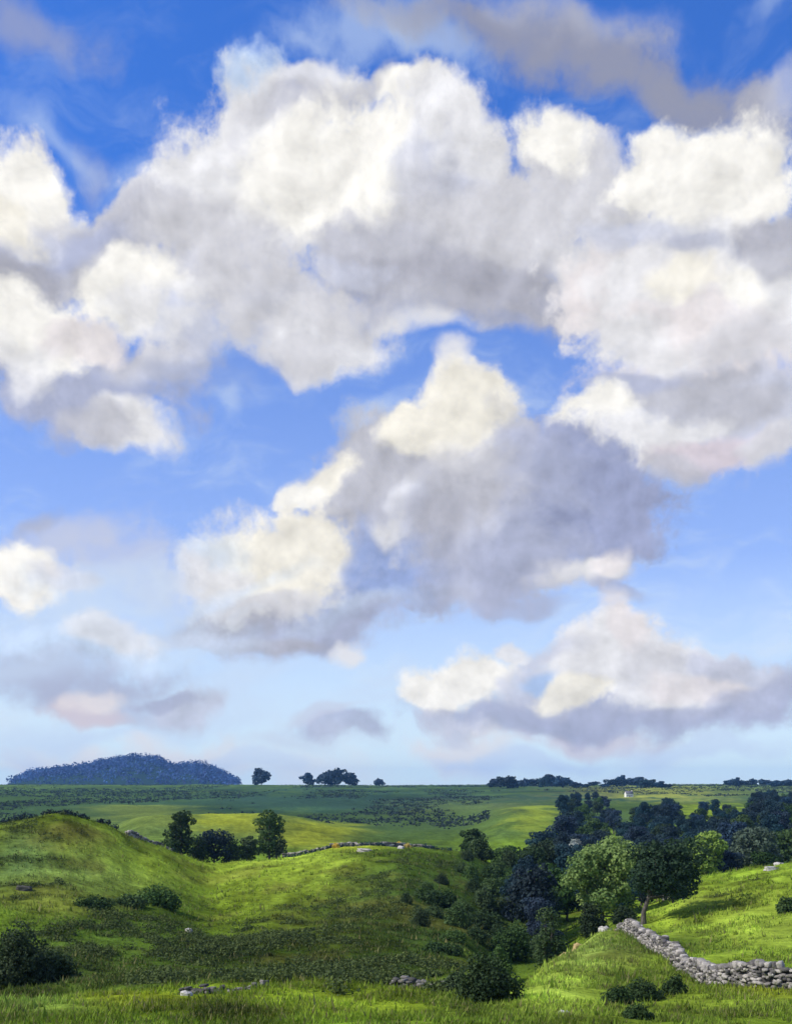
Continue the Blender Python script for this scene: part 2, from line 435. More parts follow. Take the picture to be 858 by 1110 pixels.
VAL = [(330, -23), (380, 917), (430, 902), (490, 887), (560, 881), (640, -22)]
RIGHT = [(800, 873), (1100, 861), (1400, 854), (1750, 851), (2000, 850.3)]
PROFILES = {
    -300: prof([(60, 1065), (75, 1042), (100, 995), (140, 936), (185, 893), (235, -14), (330, -22)]),
    -60: prof([(60, 1065), (75, 1045), (100, 1000), (140, 940), (185, 892), (235, -14), (330, -22)]),
    0: prof([(60, 1066), (75, 1047), (100, 1002), (140, 940), (185, 887), (235, -13), (330, -22)]),
    70: prof([(60, 1068), (75, 1048), (100, 1004), (140, 940), (185, 877), (235, -13), (330, -22)]),
    110: prof([(60, 1068), (78, 1048), (104, 1004), (145, 942), (190, 886), (240, -14), (330, -22)]),
    160: prof([(62, 1068), (80, 1047), (110, 1003), (150, 952), (200, 906), (250, -17)] + VAL),
    230: prof([(62, 1068), (85, 1048), (120, 1008), (160, 968), (215, 932), (260, -19)] + VAL),
    300: prof([(62, 1068), (85, 1046), (120, 996), (160, 952), (215, 927), (260, -19)] + VAL),
    370: prof([(62, 1068), (88, 1045), (120, 993), (160, 945), (215, 915), (260, -18), (350, -24), (420, 910), (500, 897)]),
    430: prof([(62, 1066), (90, 1043), (120, 993), (160, 942), (215, 911), (260, -18), (350, -24)]),
    500: prof([(62, 1064), (90, 1047), (125, 1002), (165, 955), (215, 920), (260, -19), (350, -25)]),
    555: prof([(58, 1070), (80, -16), (110, -20), (140, 1010), (180, 968), (220, 940), (260, -21), (350, -26), (450, 902), (600, 874), (700, -15)], RIGHT),
    605: prof([(60, 1062), (78, 1030), (92, -15), (120, -20), (180, -22), (260, -24), (450, 905), (600, 880)], RIGHT),
    655: prof([(60, 1060), (85, 1022), (100, 1006), (115, -15.5), (150, -18), (200, -22), (300, -25), (500, -22)], RIGHT),
    700: prof([(58, 1066), (80, 1032), (108, 1006), (135, 986), (170, -19), (250, -24), (500, -22)], RIGHT),
    760: prof([(57, 1068), (72, 1045), (100, 1006), (130, 970), (155, 949), (180, -17), (250, -23), (500, -20)], RIGHT),
    820: prof([(57, 1067), (72, 1040), (100, 992), (130, 956), (160, 935), (185, -15), (250, -22), (500, -19)], RIGHT),
    880: prof([(57, 1067), (72, 1035), (100, 985), (130, 946), (160, 926), (190, -14), (260, -22), (500, -19)], RIGHT),
    1150: prof([(57, 1067), (72, 1035), (100, 985), (130, 940), (160, 920), (190, -14), (260, -22), (500, -19)], RIGHT),
}
RIDGE = np.array([(-40, 0), (10, 0), (30, 9), (60, 14), (85, 17), (115, 24), (150, 31), (172, 27), (190, 19), (215, 22), (238, 12), (258, 0), (320, 0)], float)

NR = 440
RADII = np.exp(np.linspace(math.log(1.0), math.log(7000.0), NR))
ang = [-180, -150, -120, -95, -75, -60, -50, -42, -36, -32, -29, -27, -25] + list(np.linspace(-24, 24, 641)) + [25, 27, 29, 32, 36, 42, 50, 60, 75, 95, 120, 150, 180]
ANG = np.radians(np.array(ang, float))
PXC = CX + FOC * np.tan(np.clip(ANG, -0.55, 0.55))     # the bearing of each column in photograph units
cols = np.array(sorted(PROFILES))
tab = np.array([np.interp(np.log(RADII), np.log(PROFILES[c][:, 0]), PROFILES[c][:, 1]) for c in cols])
ZG = np.empty((len(ANG), NR))
def cubic(t):
    return t * t * (3 - 2 * t)
for i, px in enumerate(PXC):
    px = min(max(px, cols[0]), cols[-1])
    k = min(np.searchsorted(cols, px, side='right') - 1, len(cols) - 2)
    t = (px - cols[k]) / (cols[k + 1] - cols[k])
    t = 0.5 * t + 0.5 * cubic(t)
    ZG[i] = tab[k] * (1 - t) + tab[k + 1] * t
def blur(a, n, axis):
    kern = np.hanning(n + 2)[1:-1]; kern /= kern.sum()
    pad = [(0, 0), (0, 0)]; pad[axis] = (n // 2, n // 2)
    return np.apply_along_axis(lambda v: np.convolve(v, kern, 'valid'), axis, np.pad(a, pad, mode='edge'))
ZG = blur(ZG, 9, 1)
ZG[13:-13] = blur(ZG[13:-13], 27, 0)
behind = np.clip((np.abs(np.degrees(ANG)) - 60) / 60, 0, 1)[:, None]   # the hill the painter stands on goes on behind
ZG = ZG * (1 - behind) + behind * (-1.7 - 0.02 * np.minimum(RADII, 300)[None])
XG = np.sin(ANG)[:, None] * RADII[None]
YG = np.cos(ANG)[:, None] * RADII[None]
depth = np.maximum(YG, RADII[None] * 0.5)
# rolling lumps and hummocks
ZG += fbm(XG / 34, YG / 34, 4, 3) * np.clip((RADII - 12) / 60, 0, 1)[None] * 1.5 * np.clip(900 / RADII, 0, 1)[None]
ZG += fbm(XG / 6.0, YG / 6.0, 3, 9) * np.clip((RADII - 6) / 30, 0, 1)[None] * 0.62 * np.clip(260 / RADII, 0, 1)[None]
ZG += fbm(XG / 300, YG / 300, 4, 23) * np.clip((RADII - 800) / 900, 0, 1)[None] * 3.0
# the wooded hill far beyond the moor
rid = np.interp(PXC, RIDGE[:, 0], RIDGE[:, 1], left=0, right=0)
rid = rid * .86
ZG += (rid / FOC * 3500)[:, None] * 1.02 * np.exp(-((RADII - 3500) / 420) ** 2)[None] + (rid > 0)[:, None] * 12 * np.exp(-((RADII - 3500) / 420) ** 2)[None]

def ground(x, y):
    r = max(math.hypot(x, y), 1.001)
    a = math.atan2(x, y)
    i = min(max(np.searchsorted(ANG, a, side='right') - 1, 0), len(ANG) - 2)
    ta = (a - ANG[i]) / (ANG[i + 1] - ANG[i])
    g = (math.log(r) - math.log(RADII[0])) / (math.log(RADII[-1]) - math.log(RADII[0])) * (NR - 1)
    j = min(int(g), NR - 2); tr = g - j
    z0 = ZG[i, j] * (1 - tr) + ZG[i, j + 1] * tr
    z1 = ZG[i + 1, j] * (1 - tr) + ZG[i + 1, j + 1] * tr
    return float(z0 * (1 - ta) + z1 * ta)

def spot(px, Y, sink=0.0):
    """the ground point at depth Y on the bearing of column px"""
    x = (px - CX) / FOC * Y
    return Vector((x, Y, ground(x, Y) - sink))

# ------------------------------------------------------------------ what grows where, with some shade painted into the greens
PASTURE = (0.105, 0.175, 0.022)
LUSH = (0.175, 0.255, 0.030)
YELLOW = (0.225, 0.270, 0.034)
ROUGH_AND_SHADE = (0.048, 0.088, 0.016)  # rough ground, and the shade painted on the round hill
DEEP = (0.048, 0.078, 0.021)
MOORC = (0.026, 0.060, 0.050)
PALEG = (0.245, 0.345, 0.055)
BROWN = (0.125, 0.110, 0.038)
TEAL = (0.040, 0.085, 0.050)
# column, row, half width, half height, colour, strength, nearest, farthest
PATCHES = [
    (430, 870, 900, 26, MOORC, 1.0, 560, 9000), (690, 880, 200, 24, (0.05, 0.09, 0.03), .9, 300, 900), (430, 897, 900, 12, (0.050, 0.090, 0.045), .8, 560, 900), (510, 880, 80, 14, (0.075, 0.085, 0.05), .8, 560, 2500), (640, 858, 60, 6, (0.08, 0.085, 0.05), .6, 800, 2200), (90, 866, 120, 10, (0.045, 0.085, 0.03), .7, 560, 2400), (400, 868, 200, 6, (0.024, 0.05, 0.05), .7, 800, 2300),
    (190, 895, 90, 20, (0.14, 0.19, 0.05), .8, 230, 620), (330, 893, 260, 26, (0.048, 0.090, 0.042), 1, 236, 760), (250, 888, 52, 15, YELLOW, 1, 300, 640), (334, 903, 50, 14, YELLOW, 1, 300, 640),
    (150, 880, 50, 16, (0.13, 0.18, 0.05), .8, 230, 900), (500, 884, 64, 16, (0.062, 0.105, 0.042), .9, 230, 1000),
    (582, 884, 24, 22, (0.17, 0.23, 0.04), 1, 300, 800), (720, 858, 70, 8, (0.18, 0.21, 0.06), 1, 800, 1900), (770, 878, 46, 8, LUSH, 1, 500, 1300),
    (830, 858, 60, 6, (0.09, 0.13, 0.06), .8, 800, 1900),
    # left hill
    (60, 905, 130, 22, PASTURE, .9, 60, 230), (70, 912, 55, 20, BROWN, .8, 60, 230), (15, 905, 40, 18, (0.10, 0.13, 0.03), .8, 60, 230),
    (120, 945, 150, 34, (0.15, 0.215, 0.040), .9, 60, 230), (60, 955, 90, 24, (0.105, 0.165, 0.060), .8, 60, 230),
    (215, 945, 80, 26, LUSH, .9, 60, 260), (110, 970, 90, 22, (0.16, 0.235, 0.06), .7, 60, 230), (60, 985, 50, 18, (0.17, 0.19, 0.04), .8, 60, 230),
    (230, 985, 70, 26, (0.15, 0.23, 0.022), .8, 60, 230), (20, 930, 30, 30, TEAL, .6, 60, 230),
    (110, 1015, 140, 36, ROUGH_AND_SHADE, 1, 50, 150), (110, 1050, 200, 26, DEEP, 1, 45, 120), (300, 1042, 150, 24, (0.040, 0.078, 0.012), .95, 50, 150),
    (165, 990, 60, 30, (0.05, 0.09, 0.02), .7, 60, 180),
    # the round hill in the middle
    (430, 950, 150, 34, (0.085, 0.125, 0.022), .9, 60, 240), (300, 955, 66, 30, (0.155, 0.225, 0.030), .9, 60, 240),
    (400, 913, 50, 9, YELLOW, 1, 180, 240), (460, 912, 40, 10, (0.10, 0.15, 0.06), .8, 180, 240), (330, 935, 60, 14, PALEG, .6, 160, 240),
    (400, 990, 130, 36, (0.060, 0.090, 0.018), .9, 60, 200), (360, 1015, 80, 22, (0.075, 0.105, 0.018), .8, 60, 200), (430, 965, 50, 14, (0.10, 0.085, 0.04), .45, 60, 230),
    (480, 965, 90, 54, ROUGH_AND_SHADE, 1, 60, 260), (540, 950, 50, 46, (0.028, 0.058, 0.014), .95, 60, 260), (500, 1010, 120, 44, DEEP, 1, 60, 200),  # gully shadow painted as darker greens on the right face
    (470, 985, 90, 50, (0.030, 0.056, 0.016), .95, 60, 226), (520, 915, 50, 14, (0.11, 0.16, 0.03), .7, 150, 240),  # first patch widens that painted shadow
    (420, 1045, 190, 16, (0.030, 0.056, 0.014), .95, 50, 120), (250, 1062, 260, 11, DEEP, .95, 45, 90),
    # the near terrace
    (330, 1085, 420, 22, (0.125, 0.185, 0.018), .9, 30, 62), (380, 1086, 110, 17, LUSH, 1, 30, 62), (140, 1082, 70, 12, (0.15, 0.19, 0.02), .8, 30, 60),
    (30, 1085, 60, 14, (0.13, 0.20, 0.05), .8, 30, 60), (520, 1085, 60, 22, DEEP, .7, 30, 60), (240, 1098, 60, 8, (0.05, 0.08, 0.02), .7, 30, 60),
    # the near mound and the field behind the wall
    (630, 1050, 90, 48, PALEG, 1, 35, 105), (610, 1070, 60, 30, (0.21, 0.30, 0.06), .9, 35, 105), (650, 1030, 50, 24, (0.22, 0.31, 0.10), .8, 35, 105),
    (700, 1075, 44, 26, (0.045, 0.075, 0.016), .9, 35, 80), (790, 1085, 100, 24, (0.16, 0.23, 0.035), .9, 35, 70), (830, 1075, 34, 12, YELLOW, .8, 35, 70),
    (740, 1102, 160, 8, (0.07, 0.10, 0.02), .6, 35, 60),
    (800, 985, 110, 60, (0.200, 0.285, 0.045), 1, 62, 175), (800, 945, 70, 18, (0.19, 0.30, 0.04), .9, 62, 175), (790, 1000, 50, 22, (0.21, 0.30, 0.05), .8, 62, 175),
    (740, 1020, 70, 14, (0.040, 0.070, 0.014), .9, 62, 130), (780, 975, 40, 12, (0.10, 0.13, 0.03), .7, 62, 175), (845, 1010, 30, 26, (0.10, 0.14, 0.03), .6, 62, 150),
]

def land_colour(X, Y):
    X = np.asarray(X, float); Y = np.asarray(Y, float)
    Ys = np.maximum(Y, 1.0)
    px = CX + FOC * X / Ys
    R = np.hypot(X, Y)
    return px, R

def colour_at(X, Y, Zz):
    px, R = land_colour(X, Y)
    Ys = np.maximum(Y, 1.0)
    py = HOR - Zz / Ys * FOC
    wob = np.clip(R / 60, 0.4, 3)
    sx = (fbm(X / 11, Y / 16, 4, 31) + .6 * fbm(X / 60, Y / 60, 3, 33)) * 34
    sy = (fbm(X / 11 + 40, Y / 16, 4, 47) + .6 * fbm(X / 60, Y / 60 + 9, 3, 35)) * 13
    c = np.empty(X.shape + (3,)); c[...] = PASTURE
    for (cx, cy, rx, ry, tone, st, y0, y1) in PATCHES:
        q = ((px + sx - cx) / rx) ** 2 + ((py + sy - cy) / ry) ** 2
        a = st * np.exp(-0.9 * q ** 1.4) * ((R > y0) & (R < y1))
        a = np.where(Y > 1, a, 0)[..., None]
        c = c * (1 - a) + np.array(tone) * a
    near = np.clip(1.3 - R / 500, 0, 1)
    mott = 1 + near * (0.75 * fbm(X / 2.6, Y / 3.4, 4, 61, .6) + 0.60 * fbm(X / 13, Y / 15, 3, 77)) + 0.5 * fbm(X / 70, Y / 90, 4, 79) * np.clip(R / 300, 0, 1)
    # trodden lines that sheep leave along the contours, and worn brownish ground
    ph = Zz / 0.62 + 2.2 * fbm(X / 14, Y / 14, 3, 83)
    lines = np.clip(1 - np.abs(ph - np.round(ph)) / .11, 0, 1) * np.clip(fbm(X / 9, Y / 9, 3, 87) * 3 + .25, 0, 1) * ((R > 70) & (R < 240))
    worn = np.clip(fbm(X / 8, Y / 11, 4, 89) * 3.2 - .55, 0, 1) * ((R > 60) & (R < 260))
    c = c * (1 - .35 * lines[..., None]) + np.array([.085, .075, .03]) * .35 * lines[..., None]
    c = c * (1 - .45 * worn[..., None]) + np.array([.105, .105, .034]) * .45 * worn[..., None]
    c = c * np.clip(mott, 0.35, 1.9)[..., None]
    c = c * np.array([1.36, 1.29, .86])
    return np.clip(c, 0.008, 0.6)

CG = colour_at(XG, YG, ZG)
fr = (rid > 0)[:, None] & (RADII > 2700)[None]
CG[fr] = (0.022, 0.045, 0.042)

def land_material():
    m = bpy.data.materials.new('pasture'); m.use_nodes = True
    t = m.node_tree; t.nodes.clear(); g = G(t)
    at = g.n('ShaderNodeAttribute', attribute_name='land')
    pos = g.n('ShaderNodeNewGeometry').outputs['Position']
    n1 = g.noise(pos, 1.6, 6, .65); n2 = g.noise(pos, 0.22, 5, .6); n3 = g.noise(g.mapping(pos, rot=(0, 0, .5), scale=(1, 3.2, 1)), 0.9, 5, .6)
    f = g.math('ADD', g.math('MULTIPLY', n1, 1.1), g.math('ADD', g.math('MULTIPLY', n2, .9), g.math('MULTIPLY', n3, 0.8)))
    k = g.smooth(f, 0.95, 1.85, 0.40, 1.65, 'LINEAR')
    cc = g.n('ShaderNodeCombineXYZ')
    g.put(cc.inputs[0], k); g.put(cc.inputs[1], k); g.put(cc.inputs[2], g.math('POWER', k, .8))
    c = g.mix(1, at.outputs['Color'], cc.outputs[0], 'MULTIPLY')
    straw = g.smooth(g.noise(pos, 0.6, 6, .7), .60, .74)
    c = g.mix(g.math('MULTIPLY', straw, .38), c, (0.20, 0.20, 0.06, 1))
    b = g.n('ShaderNodeBsdfPrincipled')
    g.put(b.inputs['Base Color'], c)
    b.inputs['Roughness'].default_value = .95
    b.inputs['Specular IOR Level'].default_value = 0
    bp = g.n('ShaderNodeBump'); bp.inputs['Strength'].default_value = .8; bp.inputs['Distance'].default_value = .35
    g.put(bp.inputs['Height'], f); g.put(b.inputs['Normal'], bp.outputs[0])
    o = g.n('ShaderNodeOutputMaterial'); g.put(o.inputs[0], b.outputs[0])
    return m
M_LAND = land_material()
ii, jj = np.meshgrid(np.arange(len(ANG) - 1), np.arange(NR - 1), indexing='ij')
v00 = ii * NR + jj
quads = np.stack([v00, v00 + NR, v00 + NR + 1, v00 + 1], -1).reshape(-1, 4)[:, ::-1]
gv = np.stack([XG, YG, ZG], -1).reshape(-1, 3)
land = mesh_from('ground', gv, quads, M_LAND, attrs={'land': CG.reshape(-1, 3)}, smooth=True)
tag(land, 'rolling green pasture and moor reaching to the skyline', kind='structure')

# ------------------------------------------------------------------ rough grass on the near slopes
def leaf_material(name, base, vary=.35, trans=.28, attr='tint', from_land=False, rough=.75):
    m = bpy.data.materials.new(name); m.use_nodes = True
    t = m.node_tree; t.nodes.clear(); g = G(t)
    at = g.n('ShaderNodeAttribute', attribute_name='land' if from_land else attr)
    if from_land:
        c = at.outputs['Color']
    else:
        k = g.smooth(at.outputs['Fac'], 0, 1, 1 - vary, 1 + vary, 'LINEAR')
        hue = g.n('ShaderNodeHueSaturation')
        hue.inputs['Color'].default_value = base + (1,)
        g.put(hue.inputs['Value'], k)
        g.put(hue.inputs['Hue'], g.smooth(at.outputs['Fac'], 0, 1, .525, .485, 'LINEAR'))
        oi = g.n('ShaderNodeObjectInfo')
        g.put(hue.inputs['Saturation'], g.smooth(oi.outputs['Random'], 0, 1, .82, 1.12, 'LINEAR'))
        v2 = g.smooth(oi.outputs['Random'], 0, 1, .8, 1.25, 'LINEAR')
        cc = g.n('ShaderNodeCombineXYZ')
        for i in range(3):
            g.put(cc.inputs[i], v2)
        c = g.mix(1, hue.outputs[0], cc.outputs[0], 'MULTIPLY')
    b = g.n('ShaderNodeBsdfPrincipled')
    g.put(b.inputs['Base Color'], c)
    b.inputs['Roughness'].default_value = rough
    b.inputs['Specular IOR Level'].default_value = .2
    tr = g.n('ShaderNodeBsdfTranslucent'); g.put(tr.inputs[0], c)
    ms = g.n('ShaderNodeMixShader'); ms.inputs[0].default_value = trans
    g.put(ms.inputs[1], b.outputs[0]); g.put(ms.inputs[2], tr.outputs[0])
    o = g.n('ShaderNodeOutputMaterial'); g.put(o.inputs[0], ms.outputs[0])
    return m

def grass_field(n=125000):
    Yt = 36.0 / (1 - rng.random(n) * (1 - 36.0 / 235.0))       # thinning out with distance
    pxs = rng.uniform(-60, 920, n)
    X = (pxs - CX) / FOC * Yt
    keep = fbm(X / 3.0, Yt / 3.0, 3, 91) + rng.normal(0, .12, n) > -0.04
    X, Yt = X[keep], Yt[keep]; n = len(X)
    zz = np.array([ground(a, b) for a, b in zip(X, Yt)])
    base = colour_at(X, Yt, zz)
    B = 5
    size = rng.lognormal(-1.65, .34, n) * (0.78 + Yt / 190)
    th = rng.uniform(0, 2 * np.pi, (n, B)); lean = rng.uniform(.15, .8, (n, B)) * size[:, None]
    h = rng.uniform(.6, 1.2, (n, B)) * size[:, None]; wd = size[:, None] * rng.uniform(.10, .2, (n, B))
    ox = X[:, None] + rng.normal(0, .16, (n, B)) * size[:, None] * 2.4; oy = Yt[:, None] + rng.normal(0, .16, (n, B)) * size[:, None] * 2.4
    oz = np.broadcast_to(zz[:, None] - .05, (n, B))
    V = np.empty((n, B, 3, 3))
    V[:, :, 0] = np.stack([ox - np.sin(th) * wd, oy + np.cos(th) * wd, oz], -1)
    V[:, :, 1] = np.stack([ox + np.sin(th) * wd, oy - np.cos(th) * wd, oz], -1)
    V[:, :, 2] = np.stack([ox + np.cos(th) * lean, oy + np.sin(th) * lean, oz + h], -1)
    tone = base[:, None, :] * rng.uniform(.8, 1.6, (n, B, 1))
    straw = (rng.random((n, B)) < .16)[..., None]
    tone = np.where(straw, np.array([.24, .23, .08]) * rng.uniform(.6, 1.1, (n, B, 1)), tone)
    C = np.repeat(tone[:, :, None, :], 3, 2)
    o = mesh_from('grass', V.reshape(-1, 3), np.arange(n * B * 3).reshape(-1, 3), leaf_material('grass_blades', PASTURE, from_land=True, trans=.4),
                  attrs={'land': C.reshape(-1, 3)})
    tag(o, 'tufts of rough grass over the near slopes', kind='stuff')
grass_field()

def crest(px, y0, y1):
    """depth at which the ground on this bearing stands highest to the eye between two depths"""
    ys = np.linspace(y0, y1, 80)
    zs = np.array([ground((px - CX) / FOC * y, y) / y for y in ys])
    return float(ys[int(zs.argmax())])

# ================================================================== trees and bushes
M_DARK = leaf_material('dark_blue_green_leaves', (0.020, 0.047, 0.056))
M_OAK = leaf_material('oak_leaves', (0.036, 0.066, 0.020))
M_OAK_DARK = leaf_material('dark_oak_leaves', (0.026, 0.050, 0.024))  # the oak's own darker green
M_MID = leaf_material('mid_green_leaves', (0.062, 0.108, 0.030))
M_HAZY = leaf_material('skyline_leaves', (0.026, 0.056, 0.090))  # haze of distance tinted into the leaf colour
M_LIGHT = leaf_material('light_green_leaves', (0.215, 0.340, 0.042), trans=.3)
M_LIME = leaf_material('lime_green_leaves', (0.24, 0.34, 0.05), trans=.3)
M_BLUSH = leaf_material('grey_green_leaves', (0.085, 0.130, 0.080))
M_BLOSSOM = leaf_material('hawthorn_blossom', (0.34, 0.38, 0.33), vary=.5)
M_GORSE = leaf_material('gorse_flowers', (0.62, 0.46, 0.05), vary=.4)
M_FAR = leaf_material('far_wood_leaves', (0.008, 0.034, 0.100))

def bark_material():
    m = bpy.data.materials.new('bark'); m.use_nodes = True
    t = m.node_tree; t.nodes.clear(); g = G(t)
    pos = g.n('ShaderNodeTexCoord').outputs['Object']
    n = g.noise(g.mapping(pos, scale=(1, 1, 5)), 9.0, 5, .6)
    c = g.mix(g.smooth(n, .35, .7), (0.035, 0.030, 0.026, 1), (0.13, 0.115, 0.095, 1))
    b = g.n('ShaderNodeBsdfPrincipled'); g.put(b.inputs['Base Color'], c); b.inputs['Roughness'].default_value = .9
    bp = g.n('ShaderNodeBump'); bp.inputs['Distance'].default_value = .05; g.put(bp.inputs['Height'], n); g.put(b.inputs['Normal'], bp.outputs[0])
    o = g.n('ShaderNodeOutputMaterial'); g.put(o.inputs[0], b.outputs[0])
    return m
M_BARK = bark_material()

def tube(pts, rad, seg=7):
    """vertices and quads of a tapering limb"""
    P = [Vector(p) for p in pts]
    V, F = [], []
    for i, p in enumerate(P):
        t = (P[min(i + 1, len(P) - 1)] - P[max(i - 1, 0)]).normalized()
        u = t.orthogonal().normalized(); w_ = t.cross(u)
        for k in range(seg):
            a = 2 * math.pi * k / seg
            V.append(p + (u * math.cos(a) + w_ * math.sin(a)) * rad[i])
    for i in range(len(P) - 1):
        for k in range(seg):
            F.append((i * seg + k, i * seg + (k + 1) % seg, (i + 1) * seg + (k + 1) % seg, (i + 1) * seg + k))
    return V, F

def leaf_cloud(lobes, n, size, R, hollow=.45, gap=.18):
    """many small bent leaf sprays through the volume of the lobes: (centre, radii)"""
    wts = np.array([(l[1][0] * l[1][1] * l[1][2]) ** .66 for l in lobes]); wts /= wts.sum()
    pick = R.choice(len(lobes), n, p=wts)
    C0 = np.array([l[0] for l in lobes])[pick]; RR = np.array([l[1] for l in lobes])[pick]
    d = R.normal(0, 1, (n, 3)); d /= np.linalg.norm(d, axis=1, keepdims=True)
    r = hollow + (1.08 - hollow) * R.random(n) ** .55
    P = C0 + d * r[:, None] * RR
    f = 1.3 / max(np.mean(RR), .2)
    ph = R.uniform(0, 6, 6)
    holes = np.sin(P[:, 0] * f * 3.1 + ph[0]) * np.sin(P[:, 1] * f * 3.3 + ph[1]) * np.sin(P[:, 2] * f * 3.7 + ph[2])
    keep = holes > -.55 + gap
    P, d, pick = P[keep], d[keep], pick[keep]; n = len(P)
    N = d * .75 + R.normal(0, .55, (n, 3)) + np.array([0, 0, .25]); N /= np.linalg.norm(N, axis=1, keepdims=True)
    A = np.cross(N, R.normal(0, 1, (n, 3))); A /= np.linalg.norm(A, axis=1, keepdims=True) + 1e-9
    Bv = np.cross(N, A)
    s = size * R.uniform(.55, 1.35, (n, 1)); asp = R.uniform(.55, .95, (n, 1))
    bend = N * s * R.uniform(-.25, .35, (n, 1))
    V = np.stack([P - A * s, P - Bv * s * asp + bend, P + A * s, P + Bv * s * asp + bend], 1)
    lobe_t = R.random(len(lobes))
    tint = np.clip(.55 * lobe_t[pick] + .45 * R.random(n), 0, 1)
    return V.reshape(-1, 3), np.arange(n * 4).reshape(-1, 4), np.repeat(tint, 4)

def build_tree(name, seed, h, wdt, mat, leaves, size, trunk=.28, spread=0.0, lean=(0, 0), lobes_n=16, low=.0, top=1.0, gap=.24):
    """a tree of height h and crown width wdt standing at the origin: trunk with limbs, crown of leaf sprays"""
    R = np.random.default_rng(seed)
    t = empty(name, (0, 0, 0))
    base = h * trunk
    V, F = [], []
    def add(p, r, seg=7):
        v, f = tube(p, r, seg); o = len(V)
        V.extend(v); F.extend([tuple(i + o for i in q) for q in f])
    tr = max(.10, h * .027)
    lx, ly = lean
    mid = Vector((lx * .12 + R.normal(0, .012) * h, ly * .4, base))
    topv = Vector((lx, ly, h * .82))
    add([(0, 0, -.5), (0, 0, .05), mid * .5 + Vector((R.normal(0, .01) * h, 0, 0)), mid, mid.lerp(topv, .5), topv], [tr * 1.7, tr * 1.3, tr, tr * .85, tr * .5, tr * .15], 8)
    lobes = []
    zc, zr = (base * (1 - low) + h * top) / 2, (h * top - base * (1 - low)) / 2
    for k in range(lobes_n):
        a = 2.399 * k + R.uniform(-.5, .5)
        q = (k + .5) / lobes_n
        el = math.asin(max(-1, min(1, 1.75 * q - .78)))
        rad = (wdt / 2) * .66 * math.cos(el) ** (0.7 - .35 * spread) * R.uniform(.55, 1.22)
        c = Vector((lx * (.9 + .3 * q) + math.cos(a) * rad, ly + math.sin(a) * rad, zc + math.sin(el) * zr * .72 + R.normal(0, .03) * h))
        lr = (wdt / 2) * R.uniform(.22, .50)
        lobes.append((tuple(c), (lr, lr, lr * R.uniform(.55, .85))))
        if k % 2 == 0:
            s_ = mid.lerp(topv, R.uniform(0, .6) * q)
            m_ = s_.lerp(c, .5) + Vector((0, 0, -.03 * h))
            add([s_, m_, c], [tr * .45, tr * .28, tr * .08], 5)
    lobes.append(((lx * .7, ly, zc), (wdt * .28, wdt * .28, zr * .75)))
    mesh_from('trunk', [tuple(v) for v in V], F, M_BARK, t, smooth=True)
    v, f, tint = leaf_cloud(lobes, leaves, size, R, gap=gap)
    mesh_from('crown', v, f, mat, t, attrs={'tint': tint})
    return t

def build_bush(name, seed, h, wdt, mat, leaves, size, lobes_n=9, flat=.8, stems=True):
    R = np.random.default_rng(seed)
    t = empty(name, (0, 0, 0))
    lobes = []
    for k in range(lobes_n):
        a = 2.399 * k + R.uniform(-.4, .4); q = math.sqrt((k + .4) / lobes_n)
        rad = q * wdt * .34
        lr = wdt * R.uniform(.17, .26)
        hh = h * (1 - .55 * q * q) * R.uniform(.8, 1.05)
        lobes.append(((math.cos(a) * rad, math.sin(a) * rad * flat, max(hh - lr * .9, lr * .35)), (lr, lr * flat, lr * R.uniform(.8, 1.1))))
        lobes.append(((math.cos(a) * rad * .95, math.sin(a) * rad * flat * .95, hh * .35), (lr, lr * flat, hh * .4)))
    if stems:
        V, F = [], []
        for l in lobes[::2]:
            v, f = tube([(l[0][0] * .15, l[0][1] * .15, -.2), (l[0][0] * .5, l[0][1] * .5, l[0][2] * .5), l[0]], [h * .02, h * .014, h * .005], 5)
            o = len(V); V.extend([tuple(x) for x in v]); F.extend([tuple(i + o for i in q) for q in f])
        mesh_from('stem', V, F, M_BARK, t, smooth=True)
    v, f, tint = leaf_cloud(lobes, leaves, size, R, hollow=.35, gap=.10)
    mesh_from('foliage', v, f, mat, t, attrs={'tint': tint})
    return t

def copy_tree(o):
    c = o.copy(); COL.objects.link(c)
    for ch in list(o.children):
        k = ch.copy(); COL.objects.link(k); k.parent = c
    return c

def place(t, px, Y, sink=.15, rz=0.0, sc=None):
    t.location = spot(px, Y, sink); t.rotation_euler = (0, 0, rz)
    if sc is not None:
        t.scale = sc
    return t

def top_height(px, Y, row):
    """how tall a thing at this spot stands when its tip reaches the given row"""
    return Z(Y, row) - ground((px - CX) / FOC * Y, Y)

# ---- the two trees by the wall
hh = top_height(703, 108, 905)
t = build_tree('oak_tree', 3, hh, 8.6, M_OAK_DARK, 12000, .17, trunk=.30, spread=.9, lean=(2.2, .3), lobes_n=26, low=.15, gap=.46)
place(t, 697, 108); tag(t, 'dark oak tree with bare trunk and spreading crown standing behind the stone wall', 'tree', 'trees near the stone wall')
hh = top_height(655, 128, 898)
t = build_tree('round_tree', 8, hh, 9.4, M_LIGHT, 15000, .19, trunk=.10, spread=.7, lean=(.2, 0), lobes_n=30, low=1.2, gap=.10)
place(t, 654, 130); tag(t, 'bright light green round tree just left of the dark oak', 'tree', 'trees near the stone wall')
